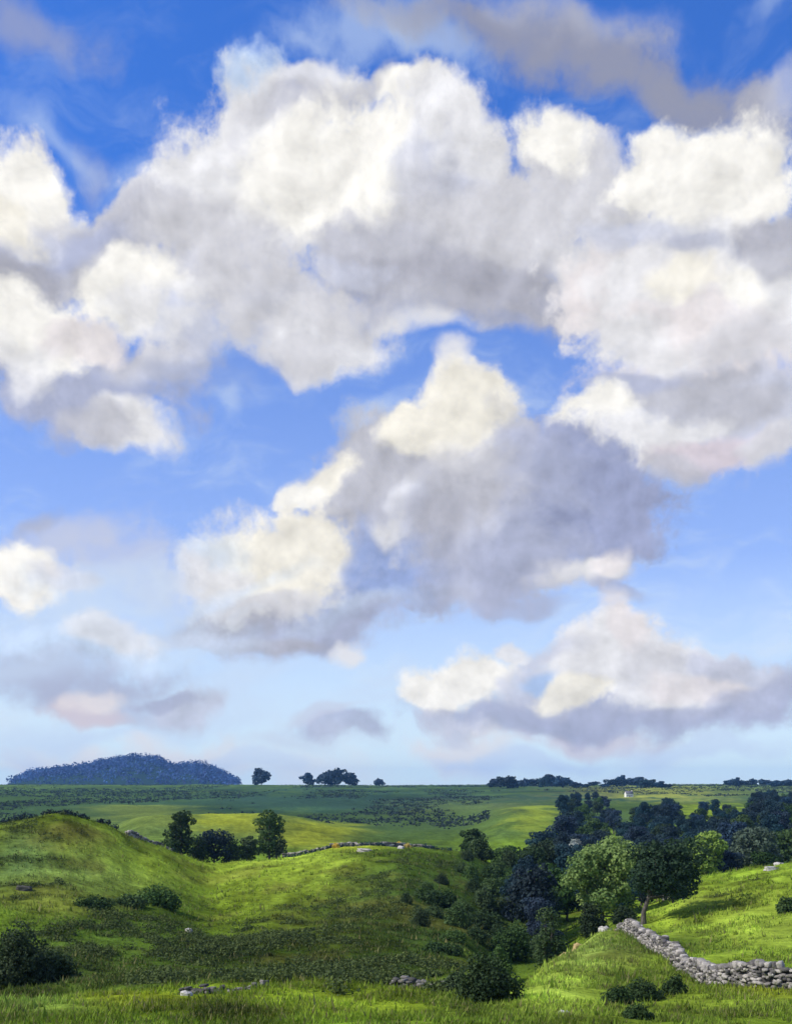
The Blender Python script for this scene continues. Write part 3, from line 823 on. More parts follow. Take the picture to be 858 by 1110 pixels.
# ---- single trees among the right hand wood
for name, seed, px, Y, row, wd, mat, lf, sz, label in [
    ('lime_tree', 12, 764, 205, 892, 7.4, M_LIME, 5200, .28, 'yellow green tree sunlit against the dark wood above the walled field'),
    ('ash_tree', 14, 815, 212, 888, 10.5, M_BLUSH, 5600, .30, 'wide grey green tree behind the crest of the walled field'),
    ('ash_tree', 15, 852, 225, 893, 9.0, M_MID, 4600, .30, 'mid green tree at the right edge above the walled field'),
    ('hawthorn_tree', 16, 622, 262, 903, 5.4, M_BLOSSOM, 2600, .26, 'small whitish tree in blossom within the dark wood'),
    ('ash_tree', 18, 590, 172, 930, 8.5, M_MID, 5200, .26, 'mid green tree low in the gully left of the light green round tree'),
    ('beech_tree', 19, 292, 250, 871, 8.6, M_MID, 4800, .26, 'tall dark tree at the right of the yellow valley field'),
    ('beech_tree', 21, 196, 236, 874, 7.4, M_OAK, 4200, .26, 'dark tree left of the yellow valley field'),
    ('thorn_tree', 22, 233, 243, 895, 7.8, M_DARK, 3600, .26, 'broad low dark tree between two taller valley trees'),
    ('thorn_tree', 23, 268, 246, 903, 5.0, M_MID, 2400, .24, 'small green tree beside the tall dark valley tree'),
    ('thorn_tree', 24, 512, 236, 893, 6.6, M_OAK, 3600, .26, 'dark thorn tree on the right shoulder of the round hill'),
    ('thorn_tree', 25, 548, 228, 915, 8.0, M_MID, 3600, .28, 'green thorn tree at the gully edge below the round hill shoulder'),
]:
    hh = max(top_height(px, Y, row), 2.0)
    t = build_tree(name, seed, hh, wd, mat, lf, sz, trunk=.12, spread=.5, lobes_n=17, low=.9)
    place(t, px, Y); tag(t, label, 'tree')

# ---- the dark wood that fills the right hand valley
WOOD = []
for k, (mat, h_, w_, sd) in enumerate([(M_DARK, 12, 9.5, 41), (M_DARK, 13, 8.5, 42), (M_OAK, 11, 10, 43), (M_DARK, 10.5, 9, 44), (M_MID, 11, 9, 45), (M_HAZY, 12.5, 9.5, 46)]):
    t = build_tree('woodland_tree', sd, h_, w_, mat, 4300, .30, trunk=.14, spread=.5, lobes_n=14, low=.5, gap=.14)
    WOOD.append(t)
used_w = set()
R = random.Random(21)
spots = []
def wood_ok(px, Y):
    row = HOR - ground((px - CX) / FOC * Y, Y) / Y * FOC
    if 545 < px < 606 and Y > 330: return False            # the field left open
    if 700 < px < 812 and 690 < Y < 930: return False      # the clearing
    if px > 735 and Y < 205: return False
    if 734 < px < 806 and 600 < Y < 690: return False       # low ground in front of the clearing
    if 640 < px < 720 and Y < 165: return False
    if px < 640 and Y < 150 and px > 612: return False
    if 660 < px < 702 and Y > 560: return False
    if Y < 122: return False
    if px < 575 and (Y > 205 or Y < 150): return False
    return True
tries = 0
while len(spots) < 270 and tries < 14000:
    tries += 1
    Y = 122 * math.exp(R.random() * math.log(900 / 122))
    px = R.uniform(556, 900)
    if not wood_ok(px, Y): continue
    x = (px - CX) / FOC * Y
    gapm = 4.9 + Y * .009
    if all((x - a) ** 2 + (Y - b) ** 2 > gapm ** 2 for a, b, _ in spots):
        spots.append((x, Y, px))
for i, (x, Y, px) in enumerate(spots):
    k = R.choices(range(6), [4, 4, 2.5, 4, 1.6, 2.6])[0]
    t = WOOD[k]
    if k in used_w:
        t = copy_tree(t)
    used_w.add(k)
    s_ = R.uniform(.72, 1.08) * (.5 if Y < 140 else .72 if Y < 200 else (.9 if Y < 300 else 1.0)) * (.74 if 726 < px < 816 and Y > 330 else 1.0) * (.76 if px < 660 and Y > 420 else 1.0)
    place(t, px, Y, .3, R.uniform(0, 6.28), (s_ * R.uniform(.92, 1.15), s_ * R.uniform(.92, 1.15), s_ * R.uniform(.78, 1.2)))
    tag(t, 'dark woodland tree crowded among others in the wood across the right hand valley', 'tree', 'trees of the dark valley wood')

# ---- trees along the skyline
SKY_T = []
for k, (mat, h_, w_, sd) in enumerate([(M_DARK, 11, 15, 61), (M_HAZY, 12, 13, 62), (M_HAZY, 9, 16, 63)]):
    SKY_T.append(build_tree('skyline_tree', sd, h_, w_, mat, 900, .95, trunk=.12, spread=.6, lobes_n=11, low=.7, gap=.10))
used_s = set()
def sky_tree(px, Y, row, wd, label, group):
    k = R.randrange(3); t = SKY_T[k]
    if k in used_s: t = copy_tree(t)
    used_s.add(k)
    h0, w0 = (11, 12, 9)[k], (15, 13, 16)[k]
    hh = max(top_height(px, Y, row), 3.0)
    ww = wd / FOC * Y / w0 * 1.12
    place(t, px, Y, .4, R.uniform(0, 6.28), (ww, ww, hh / h0))
    tag(t, label, 'tree', group)
for px, row, wd, label in [
    (283, 833, 19, 'lone dark tree on the skyline right of the blue wooded hill'),
    (334, 838, 15, 'small pale skyline tree left of a trio of trees'),
    (352, 836, 20, 'left tree of the trio on the middle skyline'),
    (365, 833, 22, 'tallest middle tree of the trio on the middle skyline'),
    (379, 838, 18, 'right tree of the trio on the middle skyline'),
    (411, 844, 12, 'tiny far shrub like tree right of the skyline trio')]:
    sky_tree(px, 1760, row, wd, label, 'trees on the left and middle skyline')
row_of = lambda px: float(np.interp(px, [535, 548, 560, 575, 590, 600, 615, 640, 655, 668, 676, 690, 705, 725, 750, 790, 800, 820, 860], [845, 841, 845, 846, 842, 842, 845, 849, 849, 845, 840, 844, 847, 852, 852, 847, 844, 844, 846]))
px = 536.0
while px < 872:
    if not 724 < px < 786:
        sky_tree(px, R.uniform(1350, 1720), row_of(px) + R.uniform(-2.5, 2.5), R.uniform(9, 24), 'distant dark tree in the line along the right skyline', 'trees along the right skyline')
    px += R.uniform(6, 15)

# ---- bushes
for name, seed, px, Y, row, wd, mat, lf, sz, label in [
    ('bush', 71, 16, 66, 996, 4.6, M_OAK, 9500, .085, 'big dark bush at the left edge of the near terrace'),
    ('bush', 72, 58, 68, 1022, 3.4, M_OAK, 5600, .085, 'lower dark bush right beside the big left edge bush'),
    ('bush', 73, 525, 53, 1026, 3.5, M_OAK, 9500, .075, 'dark leafy bush in the middle foreground left of the pale mound'),
    ('bush', 74, 492, 57, 1049, 1.7, M_MID, 3200, .07, 'small green bush by the ruined wall end in the foreground'),
    ('bush', 75, 595, 106, 979, 3.6, M_MID, 4600, .12, 'round green bush beside the ochre boulders at the gully'),
    ('bush', 76, 168, 128, 958, 5.8, M_MID, 7000, .14, 'rounded dark bush standing alone on the left slope'),
    ('bush', 77, 138, 122, 988, 4.4, M_MID, 4000, .14, 'green bush below and left of the rounded slope bush'),
    ('bush', 78, 101, 112, 994, 4.4, M_OAK, 4200, .13, 'dark bush lowest in the hollow on the left slope'),
    ('bramble', 79, 668, 52, 1066, 1.9, M_OAK, 4200, .06, 'bramble patch under the left part of the stone wall'),
    ('bramble', 80, 697, 54, 1056, 2.2, M_OAK, 4600, .06, 'taller dark bramble patch under the middle of the stone wall'),
    ('bramble', 81, 730, 58, 1054, 1.7, M_OAK, 3400, .06, 'small dark bramble at the foot of the stone wall'),
    ('bramble', 82, 690, 45, 1090, 1.5, M_OAK, 3000, .055, 'low bramble at the bottom of the foreground right of the mound'),
    ('bush', 83, 470, 140, 968, 6.0, M_OAK, 5200, .15, 'dark bush on the shaded right face of the round hill'),
    ('bush', 84, 520, 132, 985, 6.4, M_OAK, 5200, .15, 'dark bush in the gully at the foot of the round hill'),
    ('bush', 85, 552, 118, 998, 5.4, M_OAK, 4600, .14, 'dark bush in the gully next to the mound'),
    ('bush', 86, 478, 98, 1024, 3.8, M_OAK, 4200, .11, 'dark bush at the bottom of the hill above the ruined wall'),
    ('bush', 89, 641, 118, 974, 3.6, M_OAK, 4200, .12, 'dark bush under the left side of the light green round tree'),
    ('bush', 90, 676, 116, 980, 3.4, M_OAK, 4200, .12, 'dark bush between the light green round tree and the oak trunk'),
    ('bush', 93, 214, 240, 903, 6.0, M_OAK, 2600, .20, 'dark bush filling the gap left of the broad low valley tree'),
    ('bush', 94, 252, 244, 906, 6.0, M_MID, 2600, .20, 'green bush filling the gap right of the broad low valley tree'),
    ('bush', 95, 181, 232, 903, 5.0, M_MID, 2200, .20, 'green bush at the foot of the dark tree left in the valley'),
    ('bush', 96, 304, 247, 906, 4.6, M_OAK, 2200, .20, 'dark bush at the right foot of the tall valley tree'),
    ('bush', 87, 852, 96, 968, 2.4, M_MID, 2600, .11, 'green bush at the right edge of the walled field'),
    ('bush', 88, 520, 214, 903, 5.6, M_MID, 3200, .20, 'mid green bush on the shoulder of the round hill below the thorn tree'),
]:
    hh = max(top_height(px, Y, row), .9)
    t = build_bush(name, seed, hh, wd, mat, lf, sz)
    place(t, px, Y, .1); tag(t, label, 'bush')
for px, seed, label in [(432, 91, 'left of two yellow gorse bushes on the crest of the round hill'), (441, 92, 'right of two yellow gorse bushes on the crest of the round hill'), (364, 93, 'single yellow gorse bush at the left end of the crest hedge')]:
    t = build_bush('gorse_bush', seed, 1.3, 1.7, M_GORSE, 1500, .09, lobes_n=6)
    place(t, px, crest(px, 180, 250) - 2.6, .1); tag(t, label, 'bush', 'gorse bushes on the crest')

# ---- bushes that climb the shaded side of the gully
protos = [build_bush('gully_bush', 301, 3.4, 5.2, M_MID, 3000, .16), build_bush('gully_bush', 302, 3.0, 4.6, M_OAK, 2800, .15), build_bush('gully_bush', 303, 4.2, 5.0, M_MID, 3200, .16)]
for i, (px, Y, s_) in enumerate([(540, 196, 1.1), (528, 184, .8), (556, 186, 1.2), (534, 168, 1.0), (512, 158, .7), (548, 150, 1.0), (500, 178, .6), (562, 166, 1.1), (524, 148, .9), (574, 150, 1.0),
                                 (538, 128, .8), (496, 124, .7), (560, 132, .9), (516, 116, .7), (540, 108, .7), (580, 122, .8), (566, 206, 1.1), (550, 214, 1.0), (470, 128, .6), (484, 142, .7), (455, 118, .5), (500, 138, .75), (478, 158, .55), (510, 172, .7), (492, 108, .6), (440, 132, .45), (506, 198, .6), (462, 148, .5)]):
    t = protos[i] if i < 3 else copy_tree(protos[i % 3])
    place(t, px, Y, .15, i * 1.7, (s_, s_, s_ * (1 + .2 * math.sin(i * 2.3))))
    tag(t, 'green bush among others climbing the shaded gully side between the round hill and the wood', 'bush', 'bushes on the gully side')

# ================================================================== stone things
def stone_material(name, a, b, c):
    m = bpy.data.materials.new(name); m.use_nodes = True
    t = m.node_tree; t.nodes.clear(); g = G(t)
    at = g.n('ShaderNodeAttribute', attribute_name='tint').outputs['Fac']
    pos = g.n('ShaderNodeNewGeometry').outputs['Position']
    n = g.noise(pos, 5.0, 6, .65)
    col = g.mix(at, a + (1,), b + (1,))
    col = g.mix(g.smooth(n, .52, .68), col, c + (1,))
    k = g.smooth(g.noise(pos, 17.0, 4, .6), .3, .75, .65, 1.2)
    cc = g.n('ShaderNodeCombineXYZ')
    for i in range(3): g.put(cc.inputs[i], k)
    col = g.mix(1, col, cc.outputs[0], 'MULTIPLY')
    bs = g.n('ShaderNodeBsdfPrincipled'); g.put(bs.inputs['Base Color'], col); bs.inputs['Roughness'].default_value = .92
    bs.inputs['Specular IOR Level'].default_value = .2
    bp = g.n('ShaderNodeBump'); bp.inputs['Distance'].default_value = .03; g.put(bp.inputs['Height'], n); g.put(bs.inputs['Normal'], bp.outputs[0])
    o = g.n('ShaderNodeOutputMaterial'); g.put(o.inputs[0], bs.outputs[0])
    return m
M_STONE = stone_material('limestone', (0.075, 0.070, 0.072), (0.50, 0.465, 0.415), (0.13, 0.14, 0.075))
M_PALE = stone_material('pale_limestone', (0.42, 0.40, 0.36), (0.56, 0.54, 0.50), (0.30, 0.31, 0.24))
M_OCHRE = stone_material('ochre_stone', (0.42, 0.30, 0.12), (0.50, 0.42, 0.24), (0.30, 0.24, 0.12))
M_DULL = stone_material('mossy_stone', (0.07, 0.068, 0.06), (0.26, 0.24, 0.22), (0.06, 0.075, 0.03))
M_RUBBLE = stone_material('rubble_core', (0.06, 0.055, 0.05), (0.09, 0.085, 0.075), (0.05, 0.055, 0.04))

def ico(sub):
    bm = bmesh.new(); bmesh.ops.create_icosphere(bm, subdivisions=sub, radius=1.0)
    v = np.array([x.co[:] for x in bm.verts]); f = np.array([[q.index for q in p.verts] for p in bm.faces]); bm.free()
    return v, f
ICO2, ICO3 = ico(2), ico(3)

def stones(items, Rn, base=ICO2):
    """items: (centre, half sizes, yaw, tilt) -> one mesh of blocky field stones"""
    V, F, T = [], [], []
    bv, bf = base
    for k, (c, s, yaw, tilt) in enumerate(items):
        v = np.sign(bv) * np.abs(bv) ** .42
        v = v * (1 + Rn.normal(0, .10, (len(v), 3)))
        v = v * np.array(s)
        cy, sy, ct, st = math.cos(yaw), math.sin(yaw), math.cos(tilt), math.sin(tilt)
        v = v @ np.array([[ct, 0, st], [0, 1, 0], [-st, 0, ct]]) @ np.array([[cy, sy, 0], [-sy, cy, 0], [0, 0, 1]])
        V.append(v + np.array(c)); F.append(bf + k * len(bv)); T.append(np.full(len(bv), Rn.random() ** 1.2))
    return np.vstack(V), np.vstack(F), np.hstack(T)

def stone_wall(name, pts, hfun, label, seed, course=.23, length=.46, thick=.55, wild=1.0, mat=None):
    Rn = np.random.default_rng(seed)
    P = [spot(px, Y) for px, Y in pts]
    o = empty(name, P[len(P) // 2]); off = P[len(P) // 2]
    body, cope = [], []
    cv, cf = [], []
    total = sum((b - a).length for a, b in zip(P[:-1], P[1:])); done = 0.0
    prev = None
    for a, b in zip(P[:-1], P[1:]):
        L = (b - a).length; dirv = (b - a).normalized(); yaw = math.atan2(dirv.y, dirv.x)
        nrm = Vector((-dirv.y, dirv.x, 0)).normalized()
        for sgn in (-1, 1):
            zc = 0.0; row = 0
            while zc < 3.0:
                q = Rn.uniform(0, length)
                while q < L:
                    ln = length * Rn.lognormal(0, .3)
                    p = a + dirv * q
                    g_ = ground(p.x, p.y); H = hfun((done + q) / total)
                    if zc + course * .6 < H and Rn.random() > .03 * wild:
                        taper = thick * (.5 - .16 * zc / max(H, .3))
                        c = Vector((p.x, p.y, g_ + zc + course * .42)) + nrm * sgn * taper + Vector(Rn.normal(0, .035 * wild, 3))
                        body.append((tuple(c - off), (ln * .52, .17 * Rn.uniform(.8, 1.3), course * Rn.uniform(.46, .66)), yaw + Rn.normal(0, .14 * wild), Rn.normal(0, .10 * wild)))
                    q += ln * .98
                zc += course * .95; row += 1
        q = 0.0
        while q < L:
            p = a + dirv * q; H = hfun((done + q) / total); g_ = ground(p.x, p.y)
            if name == 'dry_stone_wall' and H > .55 and Rn.random() > .12 * wild:
                c = Vector((p.x, p.y, g_ + H + .06)) + nrm * Rn.normal(0, .06)
                cope.append((tuple(c - off), (.13 * Rn.uniform(.8, 1.6), .27, .17 * Rn.uniform(.7, 1.5)), yaw + Rn.normal(0, .25), Rn.normal(0, .35)))
            q += .30 * Rn.uniform(.8, 1.4)
        # rubble core
        m_ = max(2, int(L / 1.2))
        for i in range(m_ + 1):
            p = a + dirv * (L * i / m_); H = max(hfun((done + L * i / m_) / total) - .12, .1); g_ = ground(p.x, p.y) - .25
            hw = thick * .36
            for sx, zz in ((-1, 0), (1, 0), (.7, H + .25), (-.7, H + .25)):
                cv.append(Vector((p.x, p.y, g_ + zz)) + nrm * sx * hw - off)
            n0 = len(cv) - 8
            if i > 0:
                for e in range(4):
                    cf.append((n0 + e, n0 + (e + 1) % 4, n0 + 4 + (e + 1) % 4, n0 + 4 + e))
        done += L
    mesh_from('rubble_core', [tuple(v) for v in cv], cf, M_RUBBLE, o, attrs={'tint': np.full(len(cv), .5)})
    v, f, tt = stones(body, Rn); mesh_from('stone_courses', v, f, mat or M_STONE, o, attrs={'tint': tt})
    if cope:
        v, f, tt = stones(cope, Rn); mesh_from('coping', v, f, mat or M_STONE, o, attrs={'tint': tt})
    tag(o, label, 'wall', kind='thing')
    return o

# ---- hedges
def hedge(name, pts, h, wd, label, seed, dens=34, mat=None, n_stems=True):
    Rn = np.random.default_rng(seed)
    P = [spot(px, Y) for px, Y in pts]
    path = []
    for a, b in zip(P[:-1], P[1:]):
        L = (b - a).length; m_ = max(2, int(L / (wd * .55)))
        for i in range(m_):
            q = a.lerp(b, i / m_)
            path.append(Vector((q.x, q.y, ground(q.x, q.y))))
    o = empty(name, path[len(path) // 2])
    off = path[len(path) // 2]
    lobes, V, F = [], [], []
    for p in path:
        if Rn.random() < .14: continue
        hh = h * Rn.uniform(.55, 1.25)
        c = p - off + Vector((Rn.normal(0, wd * .1), Rn.normal(0, wd * .1), hh * .5))
        lobes.append((tuple(c), (wd * Rn.uniform(.4, .65), wd * .5, hh * .56)))
        v, f = tube([(c.x, c.y, c.z - hh * .7), (c.x + .05, c.y, c.z), (c.x + .1, c.y, c.z + hh * .3)], [.05, .04, .015], 4)
        k = len(V); V.extend([tuple(x) for x in v]); F.extend([tuple(i + k for i in q) for q in f])
    mesh_from('stem', V, F, M_BARK, o)
    v, f, tint = leaf_cloud(lobes, dens * len(lobes), wd * .17, Rn, hollow=.3, gap=.08)
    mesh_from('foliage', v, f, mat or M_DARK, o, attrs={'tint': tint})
    tag(o, label, 'hedge')
hedge('hedge', [(q, crest(q, 150, 230) - 1.0) for q in (-40, -10, 20, 45, 70, 90, 110, 128)], .75, .9, 'thin dark hedge along the crest of the left hill', 5)
stone_wall('hill_wall', [(q, crest(q, 180, 250) + .6) for q in (306, 330, 356, 384, 412, 446, 470)], lambda q: .72 + .22 * math.sin(q * 19), 'thin pale field wall along the crest of the round hill behind a low hedge', 9, course=.3, length=.7)
hedge('hedge', [(q, crest(q, 180, 250) - 1.0) for q in (312, 335, 360, 385, 410, 435, 462, 490)], .62, .8, 'thin dark hedge along the crest of the round hill', 6)

stone_wall('dry_stone_wall', [(905, 56.5), (862, 57.5), (826, 58.5), (795, 61), (765, 66), (742, 72), (722, 79), (704, 86), (688, 95), (672, 103)],
           lambda q: 1.06 + .26 * math.sin(q * 23) * math.sin(q * 9 + 1) - (.45 if .44 < q < .50 else 0) - (.3 if .70 < q < .74 else 0) - max(0, q - .9) * 5,
           'long grey dry stone wall curving from the right edge up to the oak', 3, course=.145, length=.31, wild=1.9)
stone_wall('ruined_wall', [(196, 57.5), (225, 57), (255, 57), (288, 57.5)], lambda q: .24 + .12 * math.sin(q * 7), 'low ruined stone wall in the grass left of centre in the foreground', 4, wild=2.2, course=.15, length=.30, mat=M_DULL)
stone_wall('ruined_wall', [(424, 60), (440, 59.5), (460, 59), (484, 58.5)], lambda q: .30 + .16 * math.sin(q * 6 + .6), 'low ruined stone wall in the foreground below the round hill', 5, wild=2.2, course=.15, length=.32, mat=M_DULL)
stone_wall('hill_wall', [(138, 191), (150, 196), (162, 200), (176, 206), (186, 210)], lambda q: .95 + .2 * math.sin(q * 11), 'short pale stone wall running down the far side of the left hill', 6, course=.3, length=.7)

for px, Y, s, mat, label in [
    (613, 102, (.55, .45, .72), M_OCHRE, 'ochre boulder left of another at the gully beyond the mound'),
    (628, 102, (.60, .45, .74), M_OCHRE, 'paler ochre boulder nearest the upper end of the stone wall'),
    (656, 104, (.55, .45, .50), M_PALE, 'small pale boulder off the upper end of the stone wall'),
    (835, 136, (.95, .6, .34), M_PALE, 'broad pale rock lying in the walled field'),
    (846, 149, (.75, .5, .32), M_PALE, 'pale rock higher up near the crest of the walled field'),
    (722, 140, (.42, .4, .75), M_PALE, 'small white upright stone at the dark wood edge beyond the oak'),
    (27, 119, (.75, .5, .36), M_DULL, 'grey mossy rock on the left slope above the big dark bush'),
    (396, 196, (1.2, .8, .42), M_PALE, 'pale flat rock on the upper face of the round hill'),
    (434, 198, (.6, .5, .4), M_PALE, 'small pale rock right of the flat one on the round hill'),
    (202, 55.5, (.30, .22, .2), M_PALE, 'white stone at the left end of the ruined foreground wall'),
    (205, 110, (.3, .25, .4), M_PALE, 'tiny white stone alone on the slope above the left ruined wall'),
    (612, 47.5, (.22, .18, .15), M_PALE, 'small pale stone low on the near mound'),
]:
    Rn = np.random.default_rng(int(px))
    v, f, tt = stones([((0, 0, 0), s, 0, 0)], Rn, ICO3)
    v = v * (1 + .55 * fbm(v[:, 0] * 1.7 + px, v[:, 1] * 1.7 + v[:, 2] * 2, 4, 7))[:, None]
    o = mesh_from('boulder', v, f, mat, attrs={'tint': tt})
    o.location = spot(px, Y) + Vector((0, 0, s[2] * .2)); o.rotation_euler = (0, .08, Rn.uniform(-.4, .4))
    tag(o, label, 'rock')

# ================================================================== two far cottages
def plain(name, c, rough=.85):
    m = bpy.data.materials.new(name); m.use_nodes = True
    g = G(m.node_tree); b = m.node_tree.nodes['Principled BSDF']
    n = g.noise(g.n('ShaderNodeTexCoord').outputs['Object'], 2.5, 5, .6)
    g.put(b.inputs['Base Color'], g.mix(g.smooth(n, .35, .7), tuple(x * .82 for x in c) + (1,), c + (1,)))
    b.inputs['Roughness'].default_value = rough
    return m
M_WASH, M_SLATE, M_DOOR, M_PANE = plain('whitewash', (.80, .79, .74)), plain('slate', (.13, .13, .15)), plain('door_paint', (.10, .05, .04)), plain('window_glass', (.03, .035, .04), .1)
def box(a, b):
    x0, y0, z0 = a; x1, y1, z1 = b
    v = [(x0, y0, z0), (x1, y0, z0), (x1, y1, z0), (x0, y1, z0), (x0, y0, z1), (x1, y0, z1), (x1, y1, z1), (x0, y1, z1)]
    return v, [(3, 2, 1, 0), (4, 5, 6, 7), (0, 1, 5, 4), (1, 2, 6, 5), (2, 3, 7, 6), (3, 0, 4, 7)]
def cottage(px, Y, w_, h_, label):
    o = empty('cottage', spot(px, Y, .3), rz=.2)
    dp = w_ * .6; eav = h_ * .6
    v = [(-w_ / 2, -dp / 2, -1), (w_ / 2, -dp / 2, -1), (w_ / 2, dp / 2, -1), (-w_ / 2, dp / 2, -1), (-w_ / 2, -dp / 2, eav), (w_ / 2, -dp / 2, eav), (w_ / 2, dp / 2, eav), (-w_ / 2, dp / 2, eav), (-w_ / 2, 0, h_), (w_ / 2, 0, h_)]
    tri = [(0, 1, 5, 4), (2, 3, 7, 6), (1, 2, 6, 5), (3, 0, 4, 7), (4, 7, 8, 8), (5, 9, 6, 6)]
    bm = bmesh.new(); bv = [bm.verts.new(x) for x in v]
    for f in tri: bm.faces.new([bv[i] for i in dict.fromkeys(f)])
    me = bpy.data.meshes.new('wall'); bm.to_mesh(me); bm.free(); me.materials.append(M_WASH); link(bpy.data.objects.new('wall', me), o)
    e = .25
    r = [(-w_ / 2 - e, -dp / 2 - e, eav - .12), (w_ / 2 + e, -dp / 2 - e, eav - .12), (w_ / 2 + e, 0, h_ + .06), (-w_ / 2 - e, 0, h_ + .06), (w_ / 2 + e, dp / 2 + e, eav - .12), (-w_ / 2 - e, dp / 2 + e, eav - .12)]
    r += [(x, y, z + .16) for x, y, z in r]
    rf = mesh_from('roof', r, [(0, 1, 2, 3), (3, 2, 4, 5), (9, 8, 7, 6), (11, 10, 8, 9), (0, 6, 7, 1), (5, 4, 10, 11), (1, 7, 8, 2), (2, 8, 10, 4), (0, 3, 9, 6), (3, 5, 11, 9)], M_SLATE, o)
    mesh_from('chimney', *box((w_ / 2 - .9, -.35, h_ - .4), (w_ / 2 - .2, .35, h_ + .9)), M_WASH, rf)
    mesh_from('door', *box((-.45, -dp / 2 - .03, 0), (.45, -dp / 2 + .1, 1.9)), M_DOOR, o)
    for sx in (-1, 1):
        mesh_from('window', *box((sx * w_ * .28 - .45, -dp / 2 - .02, .9), (sx * w_ * .28 + .45, -dp / 2 + .1, 1.9)), M_PANE, o)
    tag(o, label, 'cottage')
cottage(681, 1010, 7.0, 5.6, 'tiny whitewashed cottage in front of the right skyline trees')

# ================================================================== the wood over the far blue hill
Rn = np.random.default_rng(77)
M_FARW = leaf_material('far_hill_haze_blue_leaves', (0.009, 0.080, 0.300), vary=.7)  # leaf colour pushed blue to carry the distant haze
lob = []
for k in range(1500):
    px = Rn.uniform(12, 262); Y = 3500 + Rn.normal(0, 260)
    x = (px - CX) / FOC * Y; z = ground(x, Y)
    if np.interp(px, RIDGE[:, 0], RIDGE[:, 1]) < 1.5: continue
    r_ = Rn.uniform(8, 24)
    lob.append(((x, Y, z + 5), (r_, r_, r_ * Rn.uniform(.5, .95))))
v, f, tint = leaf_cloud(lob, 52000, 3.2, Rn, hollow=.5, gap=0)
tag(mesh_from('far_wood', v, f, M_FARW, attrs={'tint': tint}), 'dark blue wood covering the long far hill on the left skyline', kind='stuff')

# ================================================================== low scrub of heather and bracken on the rough ground
Rn = np.random.default_rng(55)
cand = []
n = 60000
Yc = 50 / (1 - Rn.random(n) * (1 - 50 / 260)); pc = Rn.uniform(-40, 900, n)
Xc = (pc - CX) / FOC * Yc
Zc = np.array([ground(a, b) for a, b in zip(Xc, Yc)])
Cc = colour_at(Xc, Yc, Zc)
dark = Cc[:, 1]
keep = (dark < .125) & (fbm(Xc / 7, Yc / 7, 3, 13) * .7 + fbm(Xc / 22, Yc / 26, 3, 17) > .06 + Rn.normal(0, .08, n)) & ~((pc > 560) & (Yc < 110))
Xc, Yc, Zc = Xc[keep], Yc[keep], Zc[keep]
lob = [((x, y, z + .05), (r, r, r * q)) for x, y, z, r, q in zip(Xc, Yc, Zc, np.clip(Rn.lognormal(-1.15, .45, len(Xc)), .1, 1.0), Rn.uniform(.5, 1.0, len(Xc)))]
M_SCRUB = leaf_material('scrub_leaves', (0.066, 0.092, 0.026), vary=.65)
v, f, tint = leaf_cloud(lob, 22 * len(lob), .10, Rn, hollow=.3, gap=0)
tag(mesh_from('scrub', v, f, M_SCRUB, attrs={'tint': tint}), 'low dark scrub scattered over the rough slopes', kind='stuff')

cand = []
n = 26000
Yc = 560 * np.exp(Rn.random(n) * math.log(2050 / 560)); pc = Rn.uniform(-60, 920, n)
Xc = (pc - CX) / FOC * Yc
keep = fbm(Xc / 60, Yc / 160, 4, 213) > .02 + Rn.normal(0, .07, n)
keep &= ~((pc > 530) & (Yc < 1000))
Xc, Yc = Xc[keep], Yc[keep]
Zc = np.array([ground(a, b) for a, b in zip(Xc, Yc)])
lob = [((x, y, z + .1), (r, r, r * .4)) for x, y, z, r in zip(Xc, Yc, Zc, Rn.uniform(1.0, 3.4, len(Xc)))]
M_HEATH = leaf_material('heather_leaves', (0.030, 0.055, 0.045), vary=.6)
v, f, tint = leaf_cloud(lob, 7 * len(lob), .75, Rn, hollow=.3, gap=0)
tag(mesh_from('heather', v, f, M_HEATH, attrs={'tint': tint}), 'dark heather and rushes speckling the far moor', kind='stuff')

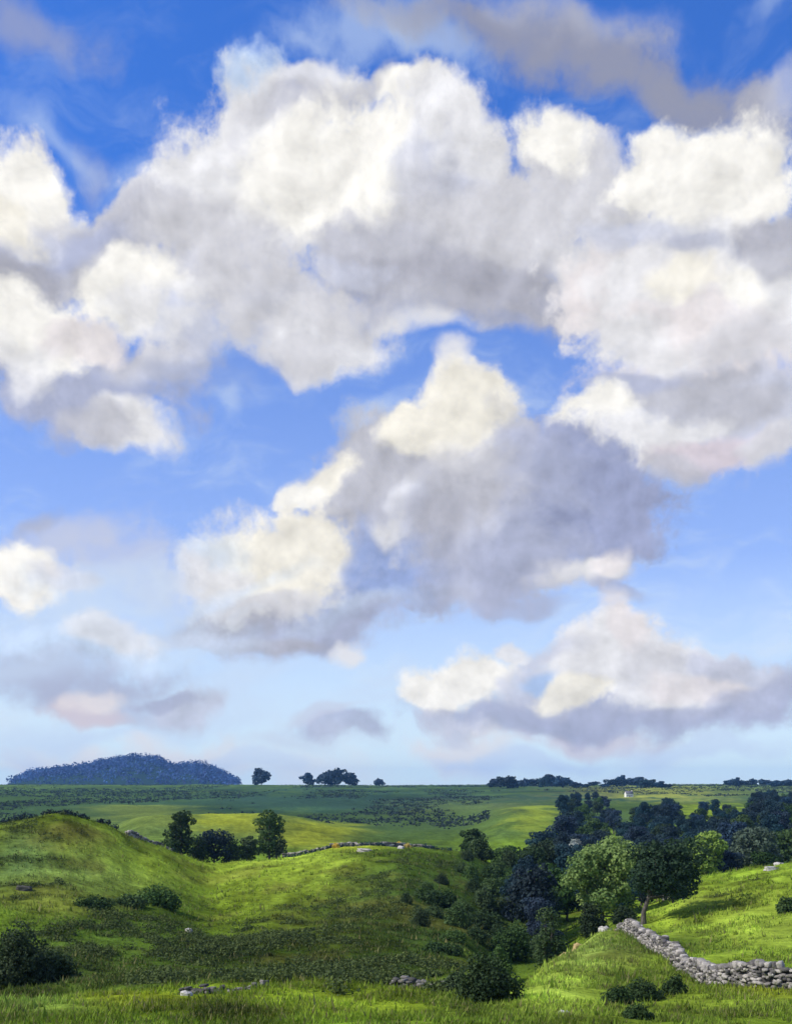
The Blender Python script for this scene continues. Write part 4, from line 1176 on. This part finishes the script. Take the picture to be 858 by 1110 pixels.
# long grass against the foot of the walls
V, C = [], []
for pts, dens, hgt in (([(905, 56.5), (862, 57.5), (826, 58.5), (795, 61), (765, 66), (742, 72), (722, 79), (704, 86), (688, 95), (672, 103)], 60, .42),
                       ([(190, 57.2), (225, 56.7), (255, 56.7), (292, 57.2)], 60, .34), ([(420, 59.6), (440, 59.1), (460, 58.6), (488, 58.1)], 60, .34)):
    P = [spot(a, b) for a, b in pts]
    for a, b in zip(P[:-1], P[1:]):
        dv = b - a; nr = Vector((-dv.y, dv.x, 0)).normalized()
        for k in range(int(dv.length * dens)):
            q = a.lerp(b, Rn.random()) + nr * Rn.choice([-1, 1]) * Rn.uniform(.22, .75)
            z = ground(q.x, q.y); th = Rn.uniform(0, 6.28); hh = hgt * Rn.uniform(.4, 1.2); wd = .025 + .02 * Rn.random()
            ln = hh * Rn.uniform(.1, .6); t2 = Rn.uniform(0, 6.28)
            V += [(q.x - math.sin(th) * wd, q.y + math.cos(th) * wd, z - .05), (q.x + math.sin(th) * wd, q.y - math.cos(th) * wd, z - .05), (q.x + math.cos(t2) * ln, q.y + math.sin(t2) * ln, z + hh)]
            tone = np.array([.13, .20, .035]) * Rn.uniform(.55, 1.5) if Rn.random() > .2 else np.array([.25, .23, .09]) * Rn.uniform(.6, 1.2)
            C += [tone] * 3
tag(mesh_from('long_grass', np.array(V), np.arange(len(V)).reshape(-1, 3), bpy.data.materials['grass_blades'], attrs={'land': np.array(C)}), 'long grass growing along the foot of the stone walls', kind='stuff')

# ================================================================== the air between
def haze_box():
    zmin, zmax = float(ZG.min()) - 1.0, float(max(ZG.max() + 26, 30))
    v, f = box((-7300, -7300, zmin), (7300, 7300, zmax))
    m = bpy.data.materials.new('haze'); m.use_nodes = True
    t = m.node_tree; t.nodes.clear(); g = G(t)
    pv = g.n('ShaderNodeVolumePrincipled')
    pv.inputs['Color'].default_value = (0.24, 0.54, 1.0, 1)
    pv.inputs['Density'].default_value = 0.00007
    pv.inputs['Anisotropy'].default_value = 0.0
    o = g.n('ShaderNodeOutputMaterial'); g.put(o.inputs['Volume'], pv.outputs[0])
    h = mesh_from('haze', v, f, m)
    tag(h, 'thin blue haze over the far moor and hill', kind='stuff')
haze_box()
